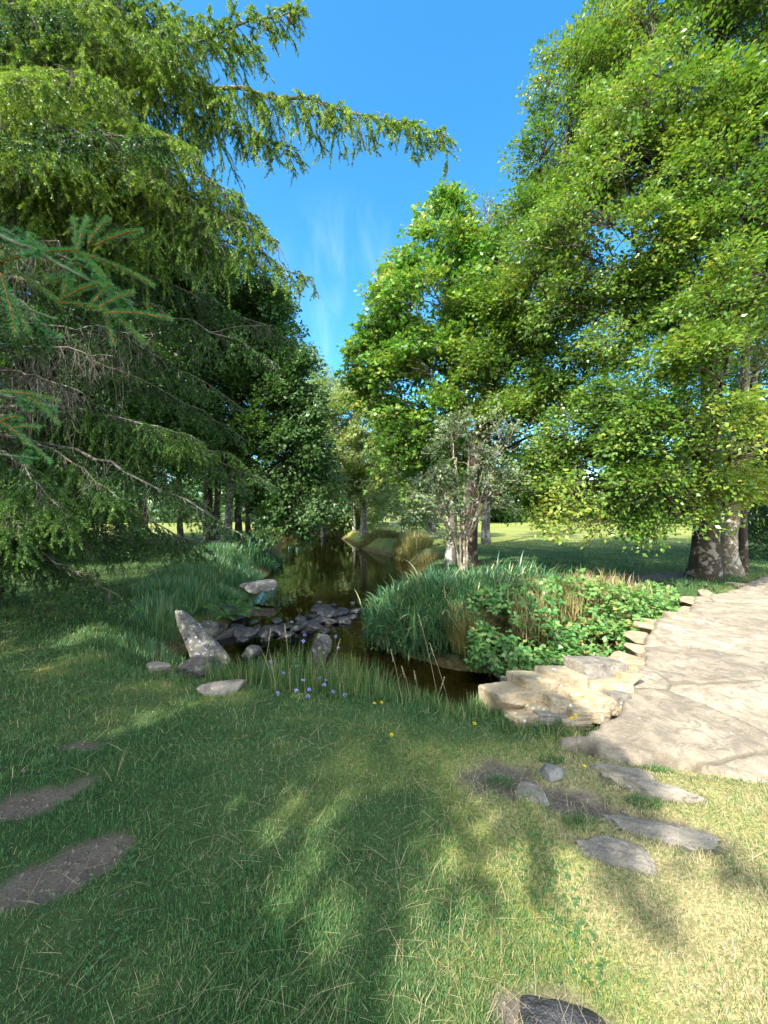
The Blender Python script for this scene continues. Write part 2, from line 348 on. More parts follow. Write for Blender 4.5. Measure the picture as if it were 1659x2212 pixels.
# ------------------------------------------------------------------ broadleaf tree
def broadleaf(name, label, cat, base, trunks, lobes, leafmat, barkmat, spray_per=26., leaves_per=34, leaf=.075, spray_len=.9, droop=.25,
              thr=.40, nf=.8, tone=0., flat=.35, group=None, limbs=True, twigs=True, asp=.62, shell=.55, seed=1, under=.5, per_bough=11, layer=.2, helio=.55, outn=.35):
    """trunks: list of (list of points, r0, r1); lobes: (px,py,d,rx,ry,rz in px, density)"""
    global rng
    rng = np.random.default_rng(seed)
    root = empty(name, base, label, cat, group)
    allp = []
    for pts, r0, r1 in trunks:
        pts = np.array(pts, float); K = 26
        t = np.linspace(0, 1, K); tt = np.linspace(0, 1, len(pts))
        P = np.stack([np.interp(t, tt, pts[:, i]) for i in range(3)], -1)
        for _ in range(2): P[1:-1] = (P[:-2]+2*P[1:-1]+P[2:])/4
        P[1:, :2] += .04*(rng.random((K-1, 2))-.5)
        R = r0+(r1-r0)*t**.8; R = R*(1+.38*np.exp(-t*K/1.1)); R[-1] = .004
        vv, ff = tubes(P[None], R[None], 20)
        c = np.repeat(P, 20, 0); k = fbm(vv, 3.2, seed, 4)-.5
        vv = c+(vv-c)*(1+.55*k[:, None])
        mesh_obj('trunk', vv, [ff], barkmat, root, None, True)
        allp.append(P[4:])
    allp = np.concatenate(allp)
    A = Acc(); Wd = Acc()
    for li, lb in enumerate(lobes):
        px, py, d, rx, ry, rz = lb[:6]; dens = lb[6] if len(lb) > 6 else 1.
        c = W(px, py, d); R = np.array([rx/F*d, rz, ry/F*d])
        area = (R[0]*R[1]+R[0]*R[2]+R[1]*R[2])/3*4*math.pi
        n = int(spray_per*area*dens*.35)+6
        n2 = int(n*2.2)
        q = rand_dir(n2); r = shell+(1-shell)*rng.random(n2)**.6; r = r*(1+.22*(vnoise(q*1.9+li*3.1+seed, 1)-.5)*2)
        pos = c+q*r[:, None]*R
        keep = vnoise(pos, nf, seed) > thr
        keep &= (q[:, 2] > -.35) | (rng.random(n2) < under)
        nb = max(4, int(n/per_bough))
        bc = pos[keep][:nb]; bq = q[keep][:nb]
        if len(bc) == 0: continue
        bi_ = rng.integers(0, len(bc), n); q = bq[bi_]
        # each bough is a tilted, drooping disc of sprays; gaps stay between the boughs
        bout = norm(bc-np.stack([allp[:, 0].mean()+0*bc[:, 0], allp[:, 1].mean()+0*bc[:, 0], bc[:, 2]], -1))
        bn = norm(np.array([0, 0, .8-.45*outn])+outn*bq+.7*outn*bout+.18*rng.normal(size=bq.shape))
        bu = norm(bout-bn*np.sum(bout*bn, 1, keepdims=True)); bv = np.cross(bn, bu)
        rb = np.clip(.42*R.mean(), .35, 1.6*(d/10)**.5)*(.6+.7*rng.random(len(bc)))
        th_ = rng.random(n)*6.283; ra = np.sqrt(rng.random(n))
        pos = bc[bi_]+(bu[bi_]*(ra*np.cos(th_)*1.15)[:, None]+bv[bi_]*(ra*np.sin(th_))[:, None]+bn[bi_]*(rng.normal(size=n)*layer)[:, None])*rb[bi_][:, None]
        pos[:, 2] -= rb[bi_]*ra**2*np.cos(th_)*.25
        pos[:, 2] = np.maximum(pos[:, 2], .5)
        btone = (rng.random(len(bc))-.5)[bi_]
        # nearest trunk point for orientation
        dd = np.linalg.norm(pos[:, None]-allp[None]-np.array([0, 0, 1.])*0, axis=2)
        near = allp[np.maximum(dd.argmin(1)-2, 0)]
        out = pos-near; out[:, 2] *= .35
        ax = norm(norm(out)*.8+q*np.array([.5, .5, .35])+rng.normal(size=(n, 3))*.35)
        ax[:, 2] -= droop*rng.random(n); ax = norm(ax)
        up = norm(np.array([0, 0, .75-.5*outn])+outn*q+helio*np.array([-.43, -.57, .7])+rng.normal(size=(n, 3))*flat*.7)
        sl = spray_len*(.55+.75*rng.random(n))
        ph = vnoise(pos, .9, seed+3)*.55+vnoise(pos, 3., seed+4)*.45
        # leaves
        m_ = leaves_per
        s = rng.random((n, m_))**.85; side = np.where(rng.random((n, m_)) < .5, -1., 1.)
        lat = side*rng.random((n, m_))*(.10+.36*np.sin(np.pi*np.clip(s*.9+.08, 0, 1)))
        Sd = norm(np.cross(ax, up)); up2 = np.cross(Sd, ax)
        start = pos-ax*(sl*.5)[:, None]
        P = start[:, None]+ax[:, None]*(s*sl[:, None])[..., None]+Sd[:, None]*(lat*sl[:, None])[..., None]
        P = P+up2[:, None]*(rng.normal(size=(n, m_))*.05*sl[:, None])[..., None]
        P[..., 2] -= (s**2)*sl[:, None]*droop*.5
        D = ax[:, None]*(.5+.4*rng.random((n, m_, 1)))+Sd[:, None]*(side*(.5+.5*rng.random((n, m_))))[..., None]+rng.normal(size=(n, m_, 3))*.22
        D[..., 2] -= .2
        Nn = up2[:, None]+rng.normal(size=(n, m_, 3))*flat
        L = leaf*(.5+.85*rng.random((n, m_)))*(d/12)**.25
        vv, ff = leaf_geo(P.reshape(-1, 3), D.reshape(-1, 3), Nn.reshape(-1, 3), L.ravel(), L.ravel()*asp)
        rn = np.clip(.42+tone+(ph[:, None]-.5)*.8+.22*btone[:, None]+rng.normal(size=(n, m_))*.17, 0, .93)
        rn = np.where(rng.random((n, m_)) < .012, 1., rn)
        A.add(vv, ff, np.repeat(rn.ravel(), 4))
        if twigs:
            e = start+ax*sl[:, None]; e[:, 2] -= sl*droop*.5
            mid = start*.5+e*.5+np.array([0, 0, .02])
            vv, ff = tubes(bez(start, mid, e, 3), np.tile([.007, .005, .002], (n, 1))*(d/9)**.5, 3); Wd.add(vv, ff)
        if limbs:
            # a few limbs from the trunk to the lobe, sub-branches from limb to sprays
            nl = 2+int(R.max())
            tgt = c+rand_dir(nl)*R*.45
            dn = np.linalg.norm(tgt[:, None]+np.array([0, 0, -1.2])-allp[None], axis=2).argmin(1)
            st = allp[dn]
            mid = st*.45+tgt*.55; mid[:, 2] += .25*np.linalg.norm(tgt-st, axis=1)*.4
            LB = bez(st, mid, tgt, 12); LB[:, 2:-1] += rng.normal(size=(nl, 9, 3))*.03*R.max()
            ll = np.linalg.norm(tgt-st, axis=1)
            rr = (.016*ll+.014)[:, None]*np.linspace(1, .25, 12)[None]
            vv, ff = tubes(LB, rr, 6); Wd.add(vv, ff)
            pick = rng.random(n) < .42
            sp = start[pick]; pool = LB[:, 3:].reshape(-1, 3)
            j = np.linalg.norm(sp[:, None]-pool[None], axis=2).argmin(1)
            a0 = pool[j]; mid = (a0+sp)/2; mid[:, 2] += .12*np.linalg.norm(sp-a0, axis=1); mid += rng.normal(size=mid.shape)*.08
            vv, ff = tubes(bez(a0, mid, sp, 5), np.linspace(.018, .006, 5)[None].repeat(len(sp), 0)*(d/10)**.5, 4); Wd.add(vv, ff)
    A.build('crown', leafmat, root)
    if Wd.n: Wd.build('branches', barkmat, root)
    return root

def tp(*pts): return [W(*q) for q in pts]
gz = lambda x, y: float(H(np.array([x]), np.array([y]))[0])
def foot(px, d, dz=-.08):
    x = (px-829.5)/F*d; return np.array((x, d, gz(x, d)+dz))

# right: big beech and its neighbours
b0 = foot(1520, 9.3)
broadleaf('beech_tree', 'huge beech with dark lichen-patched trunk beside the end of the stone bridge', 'tree', b0,
    [([b0, *tp((1528,1100,9.3), (1535,900,9.4), (1540,560,9.6), (1548,250,9.8), (1560,-150,10))], .30, .08)],
    [(1570,120,9.5,230,200,1.6), (1480,10,9.6,170,130,1.5), (1440,250,9.2,170,150,1.4), (1350,390,9.4,150,110,1.3), (1560,420,8.6,200,130,1.2),
     (1330,520,9.0,190,90,1.2), (1590,640,7.8,150,100,1.0), (1270,640,9.5,190,90,1.2,.8), (1400,720,9.6,210,100,1.2,.55), (1580,800,7.4,170,90,1.0),
     (1420,880,8.2,190,80,1.0,.9), (1560,960,7.6,160,70,.8), (1330,930,8.8,150,80,1.0,.7), (1300,1050,8.6,140,60,.9), (1480,1035,7.4,170,45,.7),
     (1400,1095,8.3,120,35,.7), (1290,1085,8.8,90,40,.7), (1470,1090,7.9,70,30,.6), (1600,1050,7.8,60,40,.6), (1210,1060,9.5,90,45,.8), (1520,900,7.2,110,60,.8), (1620,1000,8.6,80,80,.8), (1230,1000,9.2,110,50,.8), (1560,300,9.3,170,150,1.4), (1640,350,9.5,120,200,1.4), (1480,560,10.5,120,120,1.0,.5)],
    M['beech'], M['bark_beech'], 33, 36, .100, .9, .28, .42, .9, .07, .6, seed=21, per_bough=20, layer=.12, outn=.42)
b1 = foot(1578, 9.7)
broadleaf('beech_tree', 'pale mottled slimmer trunk just right of the huge beech', 'tree', b1,
    [([b1, *tp((1575,1150,9.6), (1590,1050,9.7), (1605,900,9.9), (1620,600,10.2), (1640,200,10.8))], .21, .05)],
    [(1630,500,10.5,110,140,1.0), (1640,760,10,90,120,1.0), (1650,200,11,100,160,1.2)], M['beech'], M['bark_pale'], 20, 36, .085, .9, .25, .4, .9, 0, seed=22)
b2 = foot(1604, 10.2)
broadleaf('beech_tree', 'thin third trunk behind the pale mottled one at the bridge end', 'tree', b2,
    [([b2, *tp((1604,1150,10.2), (1612,1000,10.3), (1640,700,10.8), (1680,400,11.5))], .13, .04)],
    [(1680,650,11,90,140,1.0), (1690,900,10.5,80,110,1.0)], M['beech'], M['bark_beech'], 18, 34, .085, .9, .25, .42, .9, -.1, seed=23)
b3 = foot(1012, 11.6)
broadleaf('beech_tree', 'tall yellow-green beech standing at the meadow edge behind the bramble thicket', 'tree', b3,
    [([b3, *tp((1015,1060,11.5), (1040,900,11.4), (1110,700,11.2), (1190,500,11.1), (1240,200,11.3))], .26, .05)],
    [(1270,180,11.1,80,110,1.12), (1330,90,11.4,90,130,1.20), (1210,330,11.1,95,90,1.20), (1270,420,10.8,110,110,1.20), (1150,480,11.0,90,80,1.05), (1190,590,10.4,150,90,1.20),
     (1120,650,10.7,90,90,1.05), (1230,720,10.7,150,80,1.12,.8), (1140,800,10.7,120,90,1.12,.8), (1260,830,10.4,150,80,1.05,.6), (1180,920,10.4,160,70,1.05,.7), (1100,930,11.1,80,70,0.90), (1230,1010,10.0,140,60,0.90,.8), (1140,1040,10.7,90,45,0.75,.7)],
    M['beech'], M['bark_beech'], 34, 36, .100, .9, .25, .38, .95, .07, .6, seed=24, per_bough=18, layer=.14, outn=.45)
# dark trees closing the right edge
b4 = foot(1740, 15.)
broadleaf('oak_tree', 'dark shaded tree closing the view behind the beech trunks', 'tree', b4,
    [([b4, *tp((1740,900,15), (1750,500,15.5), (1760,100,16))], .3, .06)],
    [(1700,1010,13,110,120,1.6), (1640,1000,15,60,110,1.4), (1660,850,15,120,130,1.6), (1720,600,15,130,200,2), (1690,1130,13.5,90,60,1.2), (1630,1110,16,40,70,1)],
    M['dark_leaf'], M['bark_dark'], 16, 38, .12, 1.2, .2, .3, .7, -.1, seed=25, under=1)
# sycamore in the middle
s0 = foot(972, 12.5)
broadleaf('sycamore_tree', 'bright green sycamore with pointed crown standing behind the reed bed', 'tree', s0,
    [([s0, *tp((980,1080,12.5), (988,900,12.5), (975,700,12.5), (968,520,12.5), (965,400,12.5))], .17, .03)],
    [(962,455,12.5,34,45,.5), (955,535,12.5,75,70,1.0), (890,600,12.3,62,50,.8), (1000,590,12.3,80,70,1.0), (930,670,12,120,70,1.2), (830,690,12.4,55,50,.8), (1030,720,12.2,80,80,1.1),
     (850,760,12.2,85,55,1.0), (950,790,11.8,120,70,1.2,.8), (840,830,12.5,80,60,1.0), (920,890,12.2,110,70,1.1,.8), (1020,860,12.6,80,70,1.0,.7), (860,930,12.6,80,65,1.0), (1010,990,12.8,110,60,1.0,.7), (900,1010,12.8,90,60,1.0,.7)],
    M['maple'], M['bark_grey'], 24, 38, .125, .9, .35, .34, .8, .26, .6, seed=31, asp=.85, per_bough=8, layer=.3, outn=.6)
# slim poplar tips
s1 = foot(1050, 19.)
broadleaf('poplar_tree', 'wispy grey-green treetop showing between the sycamore and the tall beech', 'tree', s1,
    [([s1, *tp((1050,900,19), (1052,600,19), (1055,430,19))], .2, .02)],
    [(1045,480,19,22,60,.5,.7), (1085,500,19,18,50,.5,.7), (1015,470,19.2,12,40,.4,.6), (1110,480,19.3,14,50,.4,.6), (1050,600,19,60,80,1.2), (1060,760,19,70,110,1.5)], M['poplar'], M['bark_grey'], 14, 30, .10, .9, -.3, .3, .9, 0, seed=32)
# small pale sallow in front
s2 = np.array((*W(1000,1240,9.)[:2], -.35))
broadleaf('sallow_tree', 'small pale-stemmed sallow with sparse grey-green leaves rising from the reeds', 'tree', s2,
    [([s2, *tp((1003,1180,9), (1008,1100,9), (1012,1000,9.1), (1010,900,9.2))], .05, .012), ([s2+(.05,0,0), *tp((985,1180,8.9), (962,1120,8.9), (940,1070,8.8), (925,1010,8.8))], .035, .008),
     ([s2+(.1,.05,0), *tp((1006,1170,9), (1045,1060,9), (1080,960,8.9))], .04, .008), ([s2+(-.05,-.05,0), *tp((995,1130,8.9), (985,1020,8.8), (975,930,8.8))], .035, .008)],
    [(1005,960,9,70,60,.6,.55), (930,1010,8.8,50,50,.5,.5), (900,1080,8.7,45,30,.4,.5), (1085,950,8.9,45,60,.5,.6), (1050,1060,9,60,50,.5,.5), (970,1080,8.8,50,45,.5,.45), (1090,1040,9,40,40,.4,.5), (1010,1140,8.9,40,30,.3,.35)],
    M['sallow'], M['bark_pale'], 50, 28, .088, .42, .1, .15, 1.5, .1, .6, seed=33, asp=.6, limbs=True, shell=.2, under=1)
# willows along the far water
w0 = foot(786, 27.)
broadleaf('willow_tree', 'silvery willow with short pale trunk on the far grassy bank of the stream', 'tree', w0,
    [([w0, *tp((786,1080,27), (775,950,27), (770,850,27))], .28, .05)],
    [(790,1000,26.5,75,55,2.2), (770,920,27,80,60,2.2), (740,860,28,55,45,2), (810,930,26,50,60,2), (830,1050,25,60,45,1.8), (750,1050,26,55,50,2), (720,960,28,50,60,2)], M['willow'], M['bark_pale'], 6.5, 40, .20, 1.4, .25, .30, .5, .15, .5, seed=34, asp=.5, outn=.9, helio=.9)
w1 = foot(700, 36.)
broadleaf('willow_tree', 'farthest pale willow closing the end of the stream', 'tree', w1,
    [([w1, *tp((700,1050,36), (700,900,36))], .3, .05)],
    [(690,900,36,50,60,3), (700,1000,35,70,70,3), (660,1080,34,60,50,2.5), (740,1100,36,60,40,2.5), (715,850,37,40,40,2)], M['willow'], M['bark_grey'], 4.5, 40, .25, 2.0, .25, .36, .4, 0, .5, seed=35, asp=.5, outn=.9, helio=.9)
w2 = foot(933, 24.)
broadleaf('willow_tree', 'grey-trunked willow between the water and the meadow behind the sallow', 'tree', w2,
    [([w2, *tp((933,1060,24), (940,950,24))], .3, .05)],
    [(930,980,24,70,60,2), (880,1040,23,60,50,1.8), (980,1040,24,60,45,1.8), (900,1095,22,50,25,1.2,.6)], M['willow'], M['bark_grey'], 6, 40, .19, 1.5, .25, .36, .5, -.1, .5, seed=36, asp=.5, outn=.9, helio=.9)
# left bank alders
alders = [('dark double alder trunk second from the left on the far lawn', 452, 17.5, .26, 36), ('slim lone alder trunk standing leftmost on the far lawn', 390, 18, .13, 37),
          ('leaning pale-patched alder trunk by the stream bank', 488, 17, .2, 38), ('upright alder trunk just right of the leaning one', 516, 17.2, .17, 39), ('thin alder trunk nearest the water', 536, 16.8, .12, 40)]
AL = [[(430,690,18,110,80,2.2), (340,760,18,130,110,2.2), (450,800,17.5,120,90,2), (420,950,17.5,90,60,1.6)], [(300,680,18.5,130,110,2.4), (260,850,18,130,110,2.2), (370,930,18,90,70,1.6), (300,1000,18,90,60,1.6)],
      [(530,655,17.5,80,50,1.6), (500,740,17,110,80,1.8), (560,700,17,70,70,1.6), (510,880,17,100,80,1.6), (470,980,17,80,50,1.4), (540,1020,17,60,45,1.2)],
      [(600,690,17,40,40,1.2), (590,770,16.8,55,55,1.4), (560,830,16.6,80,70,1.5), (600,880,16.4,75,60,1.4), (560,960,16.5,75,65,1.4)],
      [(630,790,16.2,48,50,1.2), (655,860,16,42,48,1.2), (630,950,15.8,60,60,1.3), (600,1030,15.8,75,55,1.3), (640,1080,15.5,60,42,1.1), (575,1080,16,55,42,1.1), (680,1060,16.5,45,50,1.1), (610,1130,15.6,50,28,1), (660,970,16,50,60,1.1)]]
for (lab, px, d, r, sd_), lb in zip(alders, AL):
    a0 = foot(px, d); hz = 660
    tr_ = [([a0, *tp((px+(12 if px == 488 else -3), 1050, d), (px+(20 if px == 488 else 8), 850, d), (px+20, hz, d))], r, .04)]
    if px == 452: tr_.append(([a0+(.3, .1, 0), *tp((470, 1060, d), (475, 850, d), (478, 650, d))], .18, .04))
    broadleaf('alder_tree', lab, 'tree', a0, tr_, lb, M['dark_leaf'] if px < 500 else M['alder'], M['bark_dark'] if px != 488 else M['bark_grey'], 17, 44, .13, 1.25, .2, .30, .6, -.05 if px < 500 else .15, .45, seed=sd_, asp=.75, outn=.8, helio=.8)
# far wooded edge of the meadow
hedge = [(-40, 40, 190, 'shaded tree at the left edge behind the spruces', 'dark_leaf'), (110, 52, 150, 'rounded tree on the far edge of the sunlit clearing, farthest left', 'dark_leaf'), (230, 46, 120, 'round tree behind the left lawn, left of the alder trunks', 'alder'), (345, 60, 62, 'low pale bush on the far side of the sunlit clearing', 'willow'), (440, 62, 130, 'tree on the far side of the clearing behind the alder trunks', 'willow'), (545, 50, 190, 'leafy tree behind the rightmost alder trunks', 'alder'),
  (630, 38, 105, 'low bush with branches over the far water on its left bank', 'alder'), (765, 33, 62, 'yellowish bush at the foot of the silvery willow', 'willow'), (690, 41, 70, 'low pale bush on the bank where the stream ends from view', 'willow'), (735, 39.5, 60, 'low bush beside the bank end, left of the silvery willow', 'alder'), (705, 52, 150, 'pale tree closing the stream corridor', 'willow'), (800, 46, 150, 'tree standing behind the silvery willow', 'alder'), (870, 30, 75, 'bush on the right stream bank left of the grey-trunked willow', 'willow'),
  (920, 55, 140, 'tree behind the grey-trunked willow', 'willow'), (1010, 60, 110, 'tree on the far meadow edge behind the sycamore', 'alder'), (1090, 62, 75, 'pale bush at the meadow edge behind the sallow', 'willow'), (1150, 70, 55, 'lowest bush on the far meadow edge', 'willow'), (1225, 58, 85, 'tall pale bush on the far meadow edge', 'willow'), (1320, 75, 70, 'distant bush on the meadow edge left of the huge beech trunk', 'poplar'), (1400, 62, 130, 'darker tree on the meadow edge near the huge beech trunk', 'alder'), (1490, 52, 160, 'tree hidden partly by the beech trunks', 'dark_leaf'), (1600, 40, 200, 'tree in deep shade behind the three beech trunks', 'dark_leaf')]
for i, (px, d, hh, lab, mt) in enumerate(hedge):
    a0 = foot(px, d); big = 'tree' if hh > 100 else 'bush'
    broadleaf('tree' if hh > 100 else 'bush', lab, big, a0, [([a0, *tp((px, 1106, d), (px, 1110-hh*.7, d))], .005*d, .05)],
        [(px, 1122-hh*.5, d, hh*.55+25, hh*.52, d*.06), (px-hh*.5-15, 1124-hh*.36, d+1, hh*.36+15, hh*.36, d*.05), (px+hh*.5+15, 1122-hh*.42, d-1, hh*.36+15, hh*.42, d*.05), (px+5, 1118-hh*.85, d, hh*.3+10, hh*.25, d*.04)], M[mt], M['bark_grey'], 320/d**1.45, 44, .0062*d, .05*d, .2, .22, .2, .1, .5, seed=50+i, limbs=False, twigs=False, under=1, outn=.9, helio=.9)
# oaks in the shade behind the weeping spruce
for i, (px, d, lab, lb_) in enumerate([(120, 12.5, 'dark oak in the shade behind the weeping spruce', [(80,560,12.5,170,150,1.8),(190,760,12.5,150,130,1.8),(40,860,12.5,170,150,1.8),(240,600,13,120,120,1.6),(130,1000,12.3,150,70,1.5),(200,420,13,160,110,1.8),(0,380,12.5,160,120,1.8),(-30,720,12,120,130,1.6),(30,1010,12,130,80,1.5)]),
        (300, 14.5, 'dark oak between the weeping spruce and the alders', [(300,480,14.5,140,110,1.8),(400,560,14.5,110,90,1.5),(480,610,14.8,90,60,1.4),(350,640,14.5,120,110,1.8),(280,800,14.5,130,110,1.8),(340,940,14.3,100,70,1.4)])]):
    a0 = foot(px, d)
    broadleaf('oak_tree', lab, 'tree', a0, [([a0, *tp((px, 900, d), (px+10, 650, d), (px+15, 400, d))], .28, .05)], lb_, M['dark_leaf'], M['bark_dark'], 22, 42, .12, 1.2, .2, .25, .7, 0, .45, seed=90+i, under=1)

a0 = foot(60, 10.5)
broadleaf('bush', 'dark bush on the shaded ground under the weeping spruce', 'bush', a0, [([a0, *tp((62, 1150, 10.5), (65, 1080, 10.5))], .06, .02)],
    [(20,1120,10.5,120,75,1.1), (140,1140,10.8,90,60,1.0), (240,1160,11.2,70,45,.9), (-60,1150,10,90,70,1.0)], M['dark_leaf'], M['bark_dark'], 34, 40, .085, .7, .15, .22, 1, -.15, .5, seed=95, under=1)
# ------------------------------------------------------------------ spruces
def polyline_points(P, per_m, t0=0.):
    """scatter points along a batch of polylines -> pos, tangent, t, index"""
    B, K, _ = P.shape
    seg = np.linalg.norm(np.diff(P, axis=1), axis=2); ln = seg.sum(1)
    n = np.maximum((ln*per_m*(1-t0)).astype(int), 2)
    bi = np.repeat(np.arange(B), n); t = t0+(1-t0)*rng.random(len(bi))
    f = t*(K-1); k = np.minimum(f.astype(int), K-2); fr = (f-k)[:, None]
    a = P[bi, k]; b = P[bi, k+1]
    return a+(b-a)*fr, norm(b-a), t, bi
def needles(A, P, per_m, length, width, t0=0., tone=0., lo=.3, flatten=.5):
    pos, T, t, bi = polyline_points(P, per_m, t0)
    n = len(pos)
    rad = rand_dir(n); rad[:, 2] = rad[:, 2]*flatten+.25
    rad = norm(rad-T*np.sum(rad*T, 1, keepdims=True))
    D = norm(T*(.55+.35*rng.random((n, 1)))+rad*.85)
    L = length*(.7+.5*rng.random(n))*np.where(t > .93, .8, 1)
    Sd = norm(np.cross(D, rng.normal(size=(n, 3))))
    v = np.stack([pos+Sd*(width*.5), pos-Sd*(width*.5), pos+D*L[:, None]], 1).reshape(-1, 3)
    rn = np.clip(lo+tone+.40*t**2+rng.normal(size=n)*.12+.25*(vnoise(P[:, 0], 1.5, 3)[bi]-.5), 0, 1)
    A.add(v, np.arange(n*3).reshape(n, 3), np.repeat(rn, 3))
def spruce_branch(root, base, tip, sag=.6, side=.75, hang=1.0, step=.10, nper=150, nl=.019, nw=.0042, bare=.25, tone=0., lift=.15, seed=0, tw=.6, r0=None, t_start=.22, name='branch', needle_mat='needle', bare_all=False, label=None):
    global rng
    rng = np.random.default_rng(1000+seed)
    base = np.array(base, float); tip = np.array(tip, float); L = np.linalg.norm(tip-base)
    mid = base*.5+tip*.5; mid[2] -= sag*0; mid[2] += lift*L
    K = 18
    C = bez(base[None], mid[None], tip[None], K)[0]
    C[1:-1] += rng.normal(size=(K-2, 3))*.018*L*.3
    wood = Acc(); nd = Acc()
    r0 = r0 or .006*L+.008
    v, f = tubes(C[None], np.linspace(r0, .004, K)[None], 7); wood.add(v, f)
    ns = int(L*(1-t_start)/step)
    t = t_start+(1-t_start)*(np.arange(ns)+rng.random(ns)*.8)/ns; t = np.clip(t, 0, .99)
    ff = t*(K-1); k = np.minimum(ff.astype(int), K-2); fr = (ff-k)[:, None]
    p0 = C[k]+(C[k+1]-C[k])*fr; T = norm(C[k+1]-C[k])
    lat = norm(np.cross(T, np.array([0, 0, 1.]))); sg = np.where(np.arange(ns) % 2 == 0, 1., -1.)
    ln = side*(.45+.75*rng.random(ns))*np.clip(1.25-t, .25, 1)*np.clip(t*3, .4, 1)
    d0 = norm(lat*(sg*(.15+.8*rng.random(ns)))[:, None]+T*(.5+.4*rng.random((ns, 1)))+rng.normal(size=(ns, 3))*.15)
    K2 = 7; q = np.linspace(0, 1, K2)[None, :, None]
    h = (hang*(.55+.8*rng.random(ns))*np.clip(1.3-t*.75, .3, 1))[:, None, None]
    SB = p0[:, None]+d0[:, None]*ln[:, None, None]*(q-.35*q*q*np.minimum(h, 1.2))+np.array([0, 0, -1.])*(ln[:, None, None]*h*q**1.6)
    SB[:, 2:] += rng.normal(size=(ns, K2-2, 3))*.02
    v, f = tubes(SB, np.linspace(.0055, .0018, K2)[None].repeat(ns, 0), 3); wood.add(v, f)
    isb = rng.random(ns) < (1. if bare_all else bare)
    # tertiary twiglets
    nt3 = 6
    bi = np.repeat(np.arange(ns), nt3); s = rng.random(ns*nt3)*.85+.12
    f2 = s*(K2-1); k2 = np.minimum(f2.astype(int), K2-2); fr2 = (f2-k2)[:, None]
    a0 = SB[bi, k2]+(SB[bi, k2+1]-SB[bi, k2])*fr2; T2 = norm(SB[bi, k2+1]-SB[bi, k2])
    d3 = norm(rand_dir(len(bi))*np.array([1, 1, .4])*.8+T2*.6)
    l3 = (.10+.20*rng.random(len(bi)))*(.5+.7*(1-s))*tw/.6*np.clip(ln[bi]/.5, .4, 1.2)
    K3 = 4; q3 = np.linspace(0, 1, K3)[None, :, None]
    TB = a0[:, None]+d3[:, None]*l3[:, None, None]*q3+np.array([0, 0, -1.])*(l3*.55*np.minimum(hang, 1))[:, None, None]*q3**2
    v, f = tubes(TB, np.linspace(.0028, .0012, K3)[None].repeat(len(TB), 0), 3); wood.add(v, f)
    ok = ~isb
    if ok.any():
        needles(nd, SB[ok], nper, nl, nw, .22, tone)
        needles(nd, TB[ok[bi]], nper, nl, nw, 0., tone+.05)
    if not bare_all:
        needles(nd, C[None, 9:], nper*1.2, nl, nw, 0, tone)
        part = isb[bi] & (s > .55) & (rng.random(len(bi)) < .3)
        if part.any(): needles(nd, TB[part], nper, nl, nw, 0., tone)
    o = wood.build(name, M['twig'], root)
    if label: o['label'] = label
    nd.build('needles', M[needle_mat], o)
    return o
def spruce(name, label, base, height, r, heroes, whorls, hi, seed=0, len_f=None, az_keep=None, **kw):
    base = np.array(base, float)
    root = empty(name, base, label, 'tree')
    K = 30; t = np.linspace(0, 1, K)
    P = base+np.stack([.1*np.sin(t*5), .1*np.cos(t*4), t*height], -1)
    R = r*(1-t)**.9+.01; R = R*(1+.5*np.exp(-t*K/1.5))
    v, f = tubes(P[None], R[None], 18); c = np.repeat(P, 18, 0); v = c+(v-c)*(1+.4*(fbm(v, 3, seed, 4)-.5)[:, None])
    mesh_obj('trunk', v, [f], M['bark_spruce'], root, None, True)
    for i, (z, tip, opt) in enumerate(heroes):
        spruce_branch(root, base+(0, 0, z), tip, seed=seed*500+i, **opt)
    rr = random.Random(seed)
    i = 0
    for z in whorls:
        nb = 5 if z < height*.7 else 4
        a0 = rr.random()*6.28
        for j in range(nb):
            a = a0+j*6.283/nb+rr.uniform(-.3, .3)
            Lb = len_f(z)*rr.uniform(.8, 1.12)
            d = np.array((math.cos(a), math.sin(a), 0))
            if az_keep and not az_keep(d, z): continue
            dz = -Lb*rr.uniform(.22, .42)
            tip = base+d*Lb+np.array((0, 0, max(z+dz, .35)))
            o = dict(kw); 
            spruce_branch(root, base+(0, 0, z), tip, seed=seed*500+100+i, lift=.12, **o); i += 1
    return root
TA = np.array((-7.0, 6.2, 0.05))
hero = dict(step=.04, nper=330, nl=.034, nw=.0095, side=1.05, hang=1.15, bare=.18, tone=.27, tw=.75)  # tone lightens these needles to look sunlit; low boughs override it
